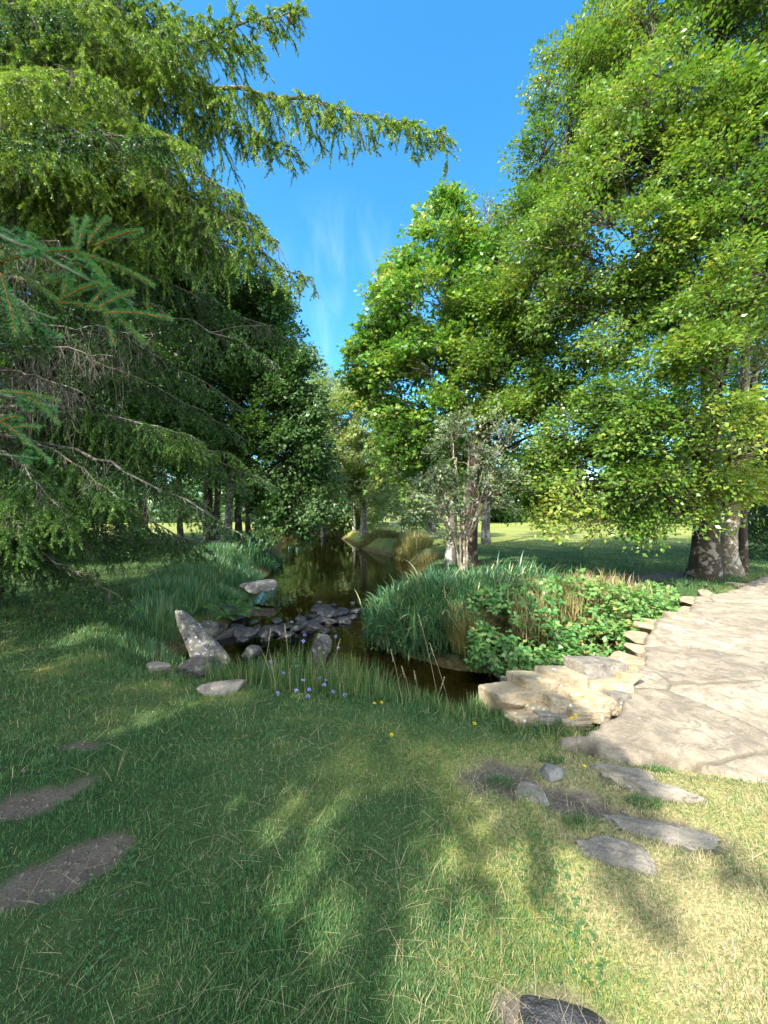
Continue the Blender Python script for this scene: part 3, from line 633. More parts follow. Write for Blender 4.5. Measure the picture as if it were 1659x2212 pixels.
heroes = [
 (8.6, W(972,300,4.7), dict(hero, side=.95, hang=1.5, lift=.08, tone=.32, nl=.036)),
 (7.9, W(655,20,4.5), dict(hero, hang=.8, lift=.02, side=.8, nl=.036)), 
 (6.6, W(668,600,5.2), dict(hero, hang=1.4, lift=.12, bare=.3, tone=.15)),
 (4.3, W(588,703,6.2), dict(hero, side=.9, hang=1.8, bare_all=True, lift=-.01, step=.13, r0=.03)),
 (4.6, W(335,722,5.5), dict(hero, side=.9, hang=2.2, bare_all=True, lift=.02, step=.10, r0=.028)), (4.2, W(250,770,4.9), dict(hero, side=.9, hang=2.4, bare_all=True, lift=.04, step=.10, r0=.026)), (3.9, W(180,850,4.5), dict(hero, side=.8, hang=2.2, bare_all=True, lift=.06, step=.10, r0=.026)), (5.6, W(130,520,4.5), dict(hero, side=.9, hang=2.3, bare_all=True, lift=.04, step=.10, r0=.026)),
 (2.6, W(60,1205,5.4), dict(hero, tone=-.08, lift=.2, hang=1.1)), (2.8, W(200,1185,6.0), dict(hero, tone=-.08, lift=.2, hang=1.1)), (3.0, W(310,1120,6.5), dict(hero, tone=-.06, lift=.2, hang=1.1)), (2.4, W(110,1215,6.2), dict(hero, tone=-.08, lift=.2, hang=1.0)), (3.1, W(390,1050,6.4), dict(hero, tone=-.04, lift=.2, hang=1.2)), (2.2, W(-20,1215,5.0), dict(hero, tone=-.08, lift=.2, hang=1.0)),  # low boughs: shade put into the needle colour by a darker tone
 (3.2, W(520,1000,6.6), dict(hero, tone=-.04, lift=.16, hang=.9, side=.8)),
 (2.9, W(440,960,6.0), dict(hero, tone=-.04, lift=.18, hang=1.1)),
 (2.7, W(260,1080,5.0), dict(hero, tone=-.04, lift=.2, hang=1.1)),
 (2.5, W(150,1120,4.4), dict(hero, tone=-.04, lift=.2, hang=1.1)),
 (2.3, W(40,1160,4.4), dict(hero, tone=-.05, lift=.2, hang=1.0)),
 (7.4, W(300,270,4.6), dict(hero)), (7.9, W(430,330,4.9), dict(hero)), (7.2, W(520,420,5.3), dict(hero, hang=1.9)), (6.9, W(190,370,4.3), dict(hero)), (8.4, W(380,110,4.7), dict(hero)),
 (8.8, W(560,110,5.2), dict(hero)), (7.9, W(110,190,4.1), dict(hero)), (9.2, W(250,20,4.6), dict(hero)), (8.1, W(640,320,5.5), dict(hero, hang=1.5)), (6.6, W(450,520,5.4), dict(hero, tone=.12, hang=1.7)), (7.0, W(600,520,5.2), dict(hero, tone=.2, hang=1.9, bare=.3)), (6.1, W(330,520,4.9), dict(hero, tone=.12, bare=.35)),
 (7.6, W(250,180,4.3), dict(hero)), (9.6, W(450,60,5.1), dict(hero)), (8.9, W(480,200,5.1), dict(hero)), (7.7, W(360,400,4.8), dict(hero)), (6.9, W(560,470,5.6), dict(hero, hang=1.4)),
]
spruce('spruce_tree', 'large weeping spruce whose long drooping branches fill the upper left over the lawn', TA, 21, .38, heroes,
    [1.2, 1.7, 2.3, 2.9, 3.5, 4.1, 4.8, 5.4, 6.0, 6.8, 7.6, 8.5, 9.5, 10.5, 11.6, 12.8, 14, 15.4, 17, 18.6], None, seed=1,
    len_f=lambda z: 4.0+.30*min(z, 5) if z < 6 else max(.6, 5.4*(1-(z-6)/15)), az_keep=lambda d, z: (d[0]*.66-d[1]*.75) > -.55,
    step=.06, nper=200, nl=.036, nw=.013, side=1.0, hang=1.0, bare=.14, tone=-.18)  # whorl boughs darkened in needle colour to look shaded
# second spruce standing left of the viewpoint; its sprigs reach into the picture
TB_ = np.array((-5.2, -1.9, 0))
near = dict(step=.10, nper=1500, nl=.021, nw=.0026, side=.34, hang=.25, bare=.1, tone=.1, needle_mat='needle_near', tw=.35, lift=.06)
dapple = dict(step=.12, nper=110, nl=.065, nw=.045, side=.55, hang=.7, bare=.1, lift=.05)  # unseen branches added to cast dappled shadow on the near lawn
def above(x, y, h): t = h/1.72; return np.array((x-1.05*t, y-1.39*t, h))
hb = [(8.6, above(1.05,1.45,7.8), dapple), (9.4, above(1.6,2.25,8.7), dapple), (8.0, above(.95,2.35,7.2), dapple), (7.6, above(1.75,1.5,6.9), dapple), (8.9, above(.7,1.9,8.2), dapple),
    (3.2, W(215,590,1.75), dict(near)), (3.1, W(285,655,1.7), dict(near)), (2.9, W(120,690,1.6), dict(near, hang=.6)), (2.4, W(100,880,1.8), dict(near)), (2.2, W(70,990,1.9), dict(near, hang=.5))]
spruce('spruce_tree', 'nearer spruce at the left edge whose close bluish-green sprigs with orange shoots enter the picture', TB_, 13.5, .34, hb,
    [3.6, 4.1, 4.6, 5.1, 5.6, 6.1, 6.6, 7.1, 7.6, 8.1, 8.6, 9.2, 9.8, 10.4, 11.2, 12], None, seed=2,
    len_f=lambda z: max(.5, 3.95*(1-(z-4)/11)), step=.085, nper=120, nl=.065, nw=.045, side=1.05, hang=.8, bare=.05)

spruce('spruce_tree', 'young spruce added out of view on the left to shade the lower boughs', (-9.6, .6, .1), 12, .25, [],
    [2.5, 3.3, 4.3, 5.0, 6.2, 7.0, 8.4, 9.4, 10.6], None, seed=4, len_f=lambda z: max(.5, 3.4*(1-(z-2)/11)), step=.09, nper=95, nl=.06, nw=.045, side=1.0, hang=.7, bare=.05)  # unseen spruce added to shade the lower boughs and left lawn
# hand-placed fans of young shoots on the near sprig
def sprig(root, pts, seed):
    global rng
    rng = np.random.default_rng(seed)
    wd = Acc(); nd = Acc()
    for (a, b) in pts:
        a = W(*a); b = W(*b); mid = (a+b)/2+np.array((0, 0, .02))
        C = bez(a[None], mid[None], b[None], 8)
        v, f = tubes(C, np.linspace(.0042, .0030, 8)[None], 6); wd.add(v, f)
        needles(nd, C, 3200, .021, .0024, 0., .12, .35, .8)
    o = wd.build('shoot', M['twig_orange'], root); nd.build('needles', M['needle_near'], o)
rootB = bpy.data.objects['spruce_tree.001']
D_ = 1.55
sprig(rootB, [((0,565,1.6),(165,540,D_)), ((165,540,D_),(160,472,D_)), ((165,540,D_),(190,470,1.58)), ((190,525,D_),(235,472,D_)), ((205,530,D_),(305,498,1.5)), ((170,545,D_),(330,615,D_)), ((165,545,D_),(225,600,1.45))], 71)
sprig(rootB, [((10,575,1.6),(130,655,D_)), ((130,655,D_),(150,600,D_)), ((130,650,D_),(215,612,1.5)), ((190,670,D_),(240,612,D_)), ((200,672,D_),(290,630,1.6)), ((130,655,D_),(235,675,1.5)), ((235,675,1.5),(370,690,1.55)), ((225,675,D_),(245,745,D_)), ((240,678,D_),(310,740,1.5))], 72)
sprig(rootB, [((0,590,1.4),(35,720,1.4)), ((15,640,1.4),(60,715,1.45))], 73)
sprig(rootB, [((0,845,1.6),(130,868,1.7)), ((60,856,1.65),(125,915,1.7))], 74)
sprig(rootB, [((0,910,1.5),(60,960,1.5)), ((20,927,1.5),(110,1000,1.6)), ((20,927,1.5),(85,925,1.55)), ((0,910,1.5),(45,905,1.5))], 75)
rootA = bpy.data.objects['spruce_tree']
M['cone'] = simple_mat('spruce_cone', (.16, .09, .045), .7)
for i, (hh, q, tip) in enumerate([(7.9, .97, W(655,20,4.5)), (7.9, .92, W(655,20,4.5)), (8.6, .985, W(972,300,4.7))]):
    a_ = TA+(0, 0, hh); m_ = (a_+tip)/2; m_[2] += (.02 if hh < 8 else .08)*np.linalg.norm(tip-a_); c = a_*(1-q)**2+2*m_*q*(1-q)+tip*q*q-(0, 0, .07); k = np.linspace(0, 1, 22); pr = .021*np.sin(np.pi*np.clip(k*.92+.06, 0, 1))**.7*(1+.22*(np.arange(22) % 2)); pr[0] = pr[-1] = .003
    P = c+np.stack([k*.012, k*0, .06-k*.13], -1)
    v, f = tubes(P[None], pr[None], 10); mesh_obj('cone', v, [f], M['cone'], rootA, None, True)

# ------------------------------------------------------------------ stones
def rock_mesh(size, seed, boxy=3.0, cuts=7, rough=.10, sub=22, taper=0):
    r = np.random.default_rng(seed)
    n = sub
    lin = np.linspace(-1, 1, n)
    vs = []; fs = []; o = 0
    A_, B_ = np.meshgrid(lin, lin, indexing='ij')
    for ax in range(3):
        for sg in (-1, 1):
            P = np.zeros((n, n, 3)); P[..., ax] = sg; P[..., (ax+1) % 3] = A_; P[..., (ax+2) % 3] = B_*sg
            vs.append(P.reshape(-1, 3)); i = np.arange(n*n).reshape(n, n)+o
            fs.append(np.stack([i[:-1,:-1], i[1:,:-1], i[1:,1:], i[:-1,1:]], -1).reshape(-1, 4)); o += n*n
    v = np.concatenate(vs); f = np.concatenate(fs)
    key = np.round(v*1000).astype(int); _, first, inv = np.unique(key, axis=0, return_index=True, return_inverse=True)
    v = v[first]; f = inv.reshape(-1)[f]
    v = v/((np.abs(v)**boxy).sum(1, keepdims=True)**(1/boxy))
    for _ in range(cuts):
        d = norm(r.normal(size=3)*np.array([1, 1, .6])); h = r.uniform(.62, .9)
        e = v@d-h; v = v-np.maximum(e, 0)[:, None]*d*.92
    v = v*(1+rough*2.2*(fbm(v+seed*3.3, 1.6, seed, 4)-.5)[:, None]+rough*.8*(fbm(v+seed, 6, seed, 3)-.5)[:, None])
    v = v+.035*rough/.1*np.abs(fbm(v+seed*1.7, 3.5, seed+2, 4)-.5)[:, None]*norm(v)*3
    if taper: v[:, :2] *= (1-taper*np.clip(v[:, 2:]*.5+.5, 0, 1))
    return v*np.array(size)*.5, f
def rot(v, e):
    from mathutils import Euler
    m = np.array(Euler(e).to_matrix()); return v@m.T
def rock(name, label, loc, size, mat, seed, e=(0, 0, 0), cat='rock', group=None, **kw):
    v, f = rock_mesh(size, seed, **kw)
    o = mesh_obj(name, rot(v, e), [f], mat, None, None, True)
    o.location = [float(q) for q in loc]
    return tag(o, label, cat, group)
def on_ground(px, py, z=0):
    d = (1.6-z)*F/(py-1106); return np.array(((px-829.5)/F*d, d, z))
# leaning standing stone
rock('standing_stone', 'tall leaning stone with white lichen at the left water edge', W(432,1382,5.9)+np.array((.0,0,-.06)), (.52,.34,1.22), M['rock_lichen'], 3, (math.radians(-12), math.radians(-33), .25), boxy=4, cuts=5, sub=34, taper=.62)
rock('rock', 'dark boulder half under water at the foot of the leaning stone', (-2.75,5.55,-.78), (.75,.5,.5), M['rock_wet'], 4, (0,0,.6))
rock('rock', 'rock with pale lichen standing in the lower pool behind the flowers', W(690,1395,5.9)+np.array((0,0,-.1)), (.30,.26,.55), M['rock_lichen'], 5, (.15,.25,.4), cuts=8)
rock('rock', 'small bluish rock breaking the water right of the leaning stone', (-2.15,6.2,-.70), (.34,.28,.26), M['rock_wet'], 6, (0,0,1.))
rock('rock', 'flat pale slab jutting from the left bank over the stream', W(557,1268,10.2), (.95,.5,.26), M['rock'], 7, (.1,-.12,.3), boxy=4)
rock('rock', 'rough dark stone lying under the ferns on the left bank', W(490,1325,8.4)+np.array((0,0,-.15)), (.8,.5,.6), M['rock_wet'], 8, (0,.2,.3))
rock('rock', 'mossy lichen stone between the leaning stone and the weir', W(448,1352,7.2)+np.array((0,0,-.15)), (.4,.35,.45), M['rock_lichen'], 9, (.2,.1,.3))
# weir
ordw = ['first','second','third','fourth','fifth','sixth','seventh','eighth','ninth','tenth','eleventh','twelfth','thirteenth','fourteenth','fifteenth','sixteenth','seventeenth','eighteenth','nineteenth','twentieth',
 'twenty-first','twenty-second','twenty-third','twenty-fourth','twenty-fifth','twenty-sixth','twenty-seventh','twenty-eighth','twenty-ninth','thirtieth','thirty-first','thirty-second','thirty-third','thirty-fourth','thirty-fifth','thirty-sixth','thirty-seventh','thirty-eighth','thirty-ninth','fortieth']
wr = [(475,1358,.34),(488,1368,.62),(515,1352,.3),(533,1366,.55),(552,1358,.36),(570,1366,.46),(588,1352,.36),(600,1362,.42),(618,1350,.44),(622,1368,.34),(640,1356,.4),(652,1346,.36),(664,1362,.34),(680,1350,.4),(692,1338,.5),(705,1322,.75),(722,1340,.5),(735,1322,.5),(742,1340,.42),(756,1330,.38),(770,1318,.4),(700,1360,.3),(575,1378,.24),(470,1340,.4),(505,1336,.3),(545,1340,.26),(600,1338,.3),(648,1334,.26),(670,1328,.28),(525,1378,.26),(762,1300,.22),(790,1312,.3),(715,1306,.26),(688,1298,.18)]
wr.sort()
for i, (px, py, s) in enumerate(wr):
    z = -.66; d = 2.26*F/(py-1106)
    d = min(d, 10); x = (px-829.5)/F*d
    k = np.random.default_rng(200+i)
    rock('weir_stone', f'dark angular weir stone, {ordw[i]} counting from the left bank', (x, d, -.72+.03*k.random()), (s, s*.75, s*(.28+.2*k.random())), M['rock_wet'], 300+i, tuple(k.normal(size=3)*.25+np.array((0,0,k.random()*3))), 'stone', 'stones of the low weir across the stream', cuts=10, rough=.13, sub=18)
# rocks in the lawn
rock('rock', 'long pale stone lying flat in the grass before the flowers', on_ground(480,1492)+(0,0,.02), (.42,.26,.12), M['rock_slab'], 11, (0,-.04,.25), boxy=3)
rock('rock', 'small flat stone in the lawn left of the leaning stone', on_ground(345,1442)+(0,0,.0), (.30,.18,.10), M['rock_slab'], 12, (0,0,-.3))
rock('rock', 'pointed grey rock poking out of the bare soil near the yellow flowers', on_ground(1192,1672)+(0,0,-.01), (.22,.17,.14), M['rock'], 13, (0,-.2,.6), cuts=9)
rock('rock', 'low grey rock tongue just below the pointed rock', on_ground(1150,1715)+(0,0,-.02), (.24,.2,.10), M['rock_slab'], 14, (0,0,.8))
rock('rock', 'long flat bedrock rib emerging from turf below the bridge', on_ground(1400,1704)+(.02,0,-.03), (.52,.15,.15), M['rock_slab'], 15, (0,0,-.35), boxy=3, rough=.2, sub=32)
rock('rock', 'broad flat bedrock slab in the dry turf with pale lichen', on_ground(1400,1798)+(.04,0,-.025), (.60,.21,.13), M['rock_slab'], 16, (0,0,-.42), boxy=3, rough=.2, sub=34)
rock('rock', 'grey bedrock rib with round lichen spot half sunk in shade', on_ground(1345,1855)+(.0,0,-.018), (.40,.17,.12), M['rock_slab'], 17, (0,0,-.38), boxy=3, rough=.2, sub=34)
rock('rock', 'thin rock edge showing through turf beside the bridge foot', on_ground(1355,1668)+(0,0,-.03), (.40,.10,.10), M['rock_slab'], 18, (0,0,-.3), boxy=3)
rock('rock', 'worn rock coloured dark for shade at the bottom edge of the lawn', np.array((.56,1.20,-.05)), (.34,.2,.13), M['rock_wet'], 19, (0,0,-.4), boxy=2.6)  # dark stone material puts the shade over this rock into its colour
rock('rock', 'flat stone under leaves at the far side of the bridge end', W(1440,1285,7.9)+np.array((0,0,-.1)), (.5,.35,.25), M['rock'], 26, (0,0,.3))
rock('rock', 'sunlit rock ledge on the bare bank left of the huge beech', np.array((4.9,8.9,-.08)), (1.5,.5,.4), M['rock_tan'], 27, (0,0,-.1), cuts=10)
# low end wall of stacked stones
wall = empty('stone_wall', (1.3,3.1,-.2), 'low dry-stone wing wall of tan stones between the lawn and the bridge', 'wall')
ws_ = [(1105,1520,3.15,96,62),(1158,1490,3.25,80,56),(1160,1532,3.12,52,26),(1185,1548,3.05,70,26),(1222,1482,3.32,90,60),(1212,1528,3.12,66,50),(1262,1510,3.22,80,46),(1305,1455,3.45,120,52),(1320,1490,3.3,92,40),(1268,1545,3.05,90,34),(1302,1524,3.12,66,44),(1330,1515,3.16,50,40),(1358,1470,3.42,50,40),(1240,1560,3.0,60,22),(1130,1556,3.02,70,28),(1140,1500,3.35,80,40)]
for i, (px, py, d, w_, h_) in enumerate(ws_):
    k = np.random.default_rng(400+i)
    v, f = rock_mesh((w_/F*d*.99, .34, h_/F*d*.84), 420+i, boxy=14, cuts=1, rough=.05, sub=26)
    c = W(px, py, d)+np.array((0, .12, -.02))
    o = mesh_obj('stone', rot(v, (k.normal()*.05-.12, .10+k.normal()*.04, .15+k.normal()*.08))+c, [f], M['rock_tan'] if i % 4 != 3 else M['rock_slab'], wall, None, True)

# ------------------------------------------------------------------ stone slab bridge
def bridge():
    n = 9
    lo = BRIDGE.min(0)-.3; hi = np.array((14., 12.5))
    bu = np.linspace(0, 1, 330)
    bx = lo[0]+(hi[0]-lo[0])*bu**1.7; by = lo[1]+(hi[1]-lo[1])*np.linspace(0, 1, 300)**1.5
    X, Y = np.meshgrid(bx, by)
    wob = .16*(fbm(p3(X, Y), 2.2, 31, 3)-.5)+.09*(fbm(p3(X, Y), 9, 32, 3)-.5)+.55*(fbm(p3(X, Y), 1.8, 38, 4)-.5)*sstep(3.0, 2.5, Y)
    s = sdf(X, Y, BRIDGE)+wob
    # irregular flagstones: cells of jittered points
    k = np.random.default_rng(77)
    gxx, gyy = np.meshgrid(np.arange(-1, 16, 1.05), np.arange(0, 16, .78))
    pts = np.stack([gxx.ravel(), gyy.ravel()], -1)+k.uniform(-.36, .36, (gxx.size, 2))
    a = math.radians(42); Rm = np.array([[math.cos(a), -math.sin(a)], [math.sin(a), math.cos(a)]])
    wx = X+.25*(fbm(p3(X, Y), 1.5, 33, 3)-.5); wy = Y+.25*(fbm(p3(X, Y), 1.5, 34, 3)-.5)
    Q = np.stack([wx.ravel(), wy.ravel()], -1)
    d1 = np.full(len(Q), 1e9); d2 = d1.copy(); ci = np.zeros(len(Q), int)
    for i, q in enumerate(pts):
        d = np.hypot((Q[:, 0]-q[0]), (Q[:, 1]-q[1])*1.25)
        m2 = d < d1
        d2 = np.where(m2, d1, np.minimum(d2, d)); ci = np.where(m2, i, ci); d1 = np.where(m2, d, d1)
    edge = (d2-d1).reshape(X.shape); ci = ci.reshape(X.shape)
    hs = k.uniform(-.009, .009, len(pts))[ci]; tx = k.normal(0, .012, len(pts))[ci]; ty = k.normal(0, .012, len(pts))[ci]
    cx = pts[:, 0][ci]; cy = pts[:, 1][ci]
    crack = sstep(.055, .012, edge)*(.55+.45*sstep(.4, .6, vnoise(p3(X, Y), 1.3, 35)))
    top = .055+hs+tx*(X-cx)+ty*(Y-cy)-.016*crack+.022*(fbm(p3(X, Y), 5, 36, 5)-.5)+.05*(fbm(p3(X, Y), .8, 37, 3)-.5)
    top = top-.06*sstep(2.95, 2.35, Y)*sstep(6, 3, X)+.012*(np.abs(fbm(p3(X*.6+Y*.5, Y*2.2-X*1.2), 3, 39, 4)-.5)*2-.2)      # sinks into the turf at the near end
    drop = sstep(-.05, .06, s)
    Z = top-drop*.5
    keep = s < .10
    idx = np.arange(X.size).reshape(X.shape)
    q = np.stack([idx[:-1,:-1], idx[:-1,1:], idx[1:,1:], idx[1:,:-1]], -1).reshape(-1, 4)
    q = q[keep.ravel()[q].all(1)]
    used, inv = np.unique(q, return_inverse=True)
    V = np.stack([X.ravel(), Y.ravel(), Z.ravel()], -1)[used]
    m, nt = newmat('bridge_stone')
    n1 = noise_tex(nt, 2.5, 8, .65); n2 = noise_tex(nt, 6, 6, .7, dist=1.); n3 = noise_tex(nt, 70, 5, .75); n4 = noise_tex(nt, 21, 5, .7)
    aC = N(nt, 'ShaderNodeAttribute', attribute_name='crack'); aT = N(nt, 'ShaderNodeAttribute', attribute_name='cell')
    c = ramp(nt, [(.3, (.145, .115, .08)), (.46, (.285, .235, .17)), (.7, (.42, .355, .265))], n1)
    c = mixc(nt, mapr(nt, n2, .46, .60, 0, .8), c, (.19, .16, .12))
    c = mixc(nt, mapr(nt, n4, .57, .70, 0, .45), c, (.55, .50, .42))
    c = mixc(nt, mapr(nt, n3, .55, .68, 0, .6), c, (.15, .125, .09))
    tone = N(nt, 'ShaderNodeHueSaturation'); nt.links.new(c, tone.inputs['Color']); nt.links.new(mapr(nt, aT.outputs['Fac'], 0, 1, .86, 1.14), tone.inputs['Value'])
    c = mixc(nt, mapr(nt, aC.outputs['Fac'], .2, .8, 0, .65), tone.outputs[0], (.10, .085, .055))
    p = N(nt, 'ShaderNodeBsdfPrincipled', Roughness=.85); nt.links.new(c, p.inputs['Base Color'])
    b = N(nt, 'ShaderNodeBump', Strength=.5, Distance=.015); nt.links.new(n3, b.inputs['Height'])
    b2 = N(nt, 'ShaderNodeBump', Strength=.9, Distance=.04); nt.links.new(n2, b2.inputs['Height']); nt.links.new(b.outputs[0], b2.inputs['Normal'])
    nt.links.new(b2.outputs[0], p.inputs['Normal']); finish(nt, p.outputs[0])
    M['bridge'] = m
    root = empty('stone_bridge', (3, 4, 0), 'pale sunlit footbridge of worn flagstones crossing the stream towards the beech', 'bridge')
    mesh_obj('deck', V, [inv.reshape(-1, 4)], m, root, {'crack': crack.ravel()[used], 'cell': k.random(len(pts))[ci].ravel()[used]}, True)
    # edge stones and the slabs seen under the deck edge
    es = [(1.95,3.28,.42,.30),(2.38,3.72,.40,.30),(2.72,4.12,.5,.3),(3.05,4.6,.5,.3),(3.4,5.02,.45,.28),(3.82,5.5,.6,.3),(4.4,5.9,.6,.34),(5.0,6.3,.6,.3),(5.5,6.9,.5,.3),(6.2,7.35,.7,.35),(7.0,7.75,.7,.35),(7.8,8.4,.6,.35)]
    for i, (x, y, l, h) in enumerate(es):
        kk = np.random.default_rng(600+i)
        v, f = rock_mesh((l*(.7+.6*kk.random()), .26+.2*kk.random(), h*.5), 620+i, boxy=9, cuts=4, rough=.07, sub=20)
        mesh_obj('edge_stone', rot(v, (kk.normal()*.06, kk.normal()*.06, .8+kk.normal()*.4))+np.array((x+kk.normal()*.05, y+kk.normal()*.05, -.045+kk.normal()*.015)), [f], M['rock_tan'], root, None, True)
    for i, (x, y) in enumerate(((2.1, 3.75), (2.5, 4.1), (3.6, 5.6), (4.0, 6.0))):
        v, f = rock_mesh((.6, .5, .6), 660+i, boxy=5, cuts=5, rough=.08, sub=16)
        mesh_obj('pier_stone', rot(v, (0, 0, .8))+np.array((x, y, -.55)), [f], M['rock_slab'], root, None, True)
bridge()

# ------------------------------------------------------------------ blades
def blades(P, L, Wd, lean, az, rn, segs=3, bend=1.0, keel=0):
    """arched tapering blades -> verts, faces, rnd"""
    n = len(P); K = segs+1
    t = np.linspace(0, 1, K)[None]
    th = lean[:, None]*(.25+bend*t)          # angle from vertical grows along the blade
    ds = (L/segs)[:, None]
    hx = np.cumsum(np.concatenate([np.zeros((n, 1)), np.sin(th[:, :-1])*ds], 1), 1)
    hz = np.cumsum(np.concatenate([np.zeros((n, 1)), np.cos(th[:, :-1])*ds], 1), 1)
    dx = np.cos(az)[:, None]; dy = np.sin(az)[:, None]
    C = np.stack([P[:, 0:1]+hx*dx, P[:, 1:2]+hx*dy, P[:, 2:3]+hz], -1)
    fa = az+np.pi/2+rng.normal(size=n)*.5
    sd_ = np.stack([np.cos(fa), np.sin(fa), np.zeros(n)], -1)[:, None]
    w = (Wd[:, None]*np.array([1, 1, .85, .6, .4, .3])[None, :K]); w[:, -1] = 0
    Lv = C+sd_*w[..., None]*.5; Rv = C-sd_*w[..., None]*.5
    per = 2*(K-1)+1
    V = np.empty((n, per, 3)); V[:, 0:2*(K-1):2] = Lv[:, :-1]; V[:, 1:2*(K-1):2] = Rv[:, :-1]; V[:, -1] = C[:, -1]
    b = (np.arange(n)*per)[:, None]
    fq = [np.stack([b[:, 0]+2*i, b[:, 0]+2*i+1, b[:, 0]+2*i+3, b[:, 0]+2*i+2], -1) for i in range(K-2)]
    ft = np.stack([b[:, 0]+2*(K-2), b[:, 0]+2*(K-2)+1, b[:, 0]+per-1], -1)
    return V.reshape(-1, 3), ([np.concatenate(fq)] if fq else [])+[ft], np.repeat(rn, per)

rng = np.random.default_rng(90)
# lawn: polar scatter round the viewpoint's lawn, denser where near
def lawn():
    n = 620000
    r = .75*np.exp(rng.random(n)*math.log(24/.75)); a = rng.uniform(-1.05, 1.05, n)
    x = r*np.sin(a); y = r*np.cos(a)
    s = sdf(x, y, STREAM); b = sdf(x, y, BRIDGE); d = dirt(x, y); dr = dryness(x, y)
    ok = (s > .25+.25*rng.random(n)) & (b > -.02-.12*(rng.random(n) < .25)) & (rng.random(n) > d*.93)
    isl = (x > -.3) & (y > 5) & (y < 10.5) & (x < 4)
    ok &= ~isl
    ok &= rng.random(n) < .5+.5*vnoise(p3(x, y), 6, 41)
    x, y, r, dr, s = x[ok], y[ok], r[ok], dr[ok], s[ok]; n = len(x)
    z = H(x, y)-.004
    sc = np.clip(r/2.6, .75, 5)**.75
    tall = 1+2.0*sstep(1.2, .4, s)*sstep(12, 3, y)+.6*(vnoise(p3(x, y), 2.5, 42)-.4)
    L = (.013+.028*rng.random(n)**1.6)*sc**.8*np.clip(tall, .5, 3)
    wd = (.0020+.0018*rng.random(n))*sc
    rn = np.clip(.16+.62*dr+.80*(rng.random(n)-.5)+.12*(vnoise(p3(x, y), 9, 43)-.5), 0, .97)
    v, f, q = blades(np.stack([x, y, z], -1), L, wd, .35+rng.random(n)*1.0, rng.random(n)*6.283, rn, 3, 1.1)
    A = Acc(); A.add(v, f, q)
    # dry fallen stalks lying on the turf
    n = 13000
    r = .85*np.exp(rng.random(n)*math.log(9)); a = rng.uniform(-1., 1., n); x = r*np.sin(a); y = r*np.cos(a)
    ok = (sdf(x, y, STREAM) > .5) & (sdf(x, y, BRIDGE) > .03) & (rng.random(n) < .25+dryness(x, y)); x, y = x[ok], y[ok]; n = len(x)
    P = np.stack([x, y, H(x, y)+.012+.02*rng.random(n)], -1)
    P[:, 2] -= .008
    v, f, q = blades(P, .03+.14*rng.random(n)**2.2, (.0010+.0009*rng.random(n))*np.clip(np.hypot(x, y)/2, .8, 2.5), 4.6+.8*rng.random(n)-3.2*(rng.random(n) < .12), rng.normal(.6, 1.0, n)+np.pi*(rng.random(n) < .5), .66+.30*rng.random(n), 3, .05)
    A.add(v, f, q)
    o = A.build('grass', M['grass']); tag(o, 'short lawn grass mixed with straw-dry stalks', 'grass', None, 'stuff')
lawn()
def crumbs():
    global rng
    rng = np.random.default_rng(77)
    n = 60000
    r = .9*np.exp(rng.random(n)*math.log(5)); a = rng.uniform(-1.05, 1.0, n); x = r*np.sin(a); y = r*np.cos(a)
    ok = rng.random(n) < dirt(x, y)*.55+.012; ok &= (sdf(x, y, STREAM) > .6) & (sdf(x, y, BRIDGE) > .05); x, y = x[ok], y[ok]; n = len(x)
    c = np.stack([x, y, H(x, y)+.001], -1); sz = (.002+.008*rng.random(n)**3.5)*np.clip(r[ok]/1.8, .8, 2)
    o8 = np.array([(1,0,0),(0,1,0),(-1,0,0),(0,-1,0),(0,0,.8),(0,0,-.8)])
    v = c[:, None]+(o8[None]*(.6+.7*rng.random((n, 6, 1))))*sz[:, None, None]
    b = (np.arange(n)*6)[:, None, None]; t = np.array([(0,1,4),(1,2,4),(2,3,4),(3,0,4),(1,0,5),(2,1,5),(3,2,5),(0,3,5)])[None]
    tag(mesh_obj('soil_crumbs', v.reshape(-1, 3), [(b+t).reshape(-1, 3)], M['crumb'], None), 'loose crumbs of dry soil and grit on the bare patches', 'gravel', None, 'stuff')
M['crumb'] = simple_mat('soil_crumb', (.17, .14, .115), .9)
crumbs()
# clover and small broad leaves in the near turf
def clover():
    n = 9000
    r = .9*np.exp(rng.random(n)*math.log(5)); a = rng.uniform(-1.0, .6, n); x = r*np.sin(a); y = r*np.cos(a)
    ok = (vnoise(p3(x, y), 3, 61) > .68) & (sdf(x, y, STREAM) > .6) & (sdf(x, y, BRIDGE) > .1) & (dirt(x, y) < .3); x, y = x[ok], y[ok]; n = len(x)
    P = np.stack([x, y, H(x, y)+.012+.02*rng.random(n)], -1)
    A = Acc()
    a0 = rng.random(n)*6.28
    for k in range(3):
        a = a0+k*2.094; D = np.stack([np.cos(a), np.sin(a), .2+0*a], -1)
        L = .007+.005*rng.random(n)
        v, f = leaf_geo(P, D, np.array([[0, 0, 1.]])+rng.normal(size=(n, 3))*.25, L, L*.95, .1, .6); A.add(v, f, np.repeat(.25*rng.random(n), 4))
    tag(A.build('clover_leaves', M['grass']), 'tiny clover leaves among the shaded lawn', 'clover', None, 'stuff')
clover()

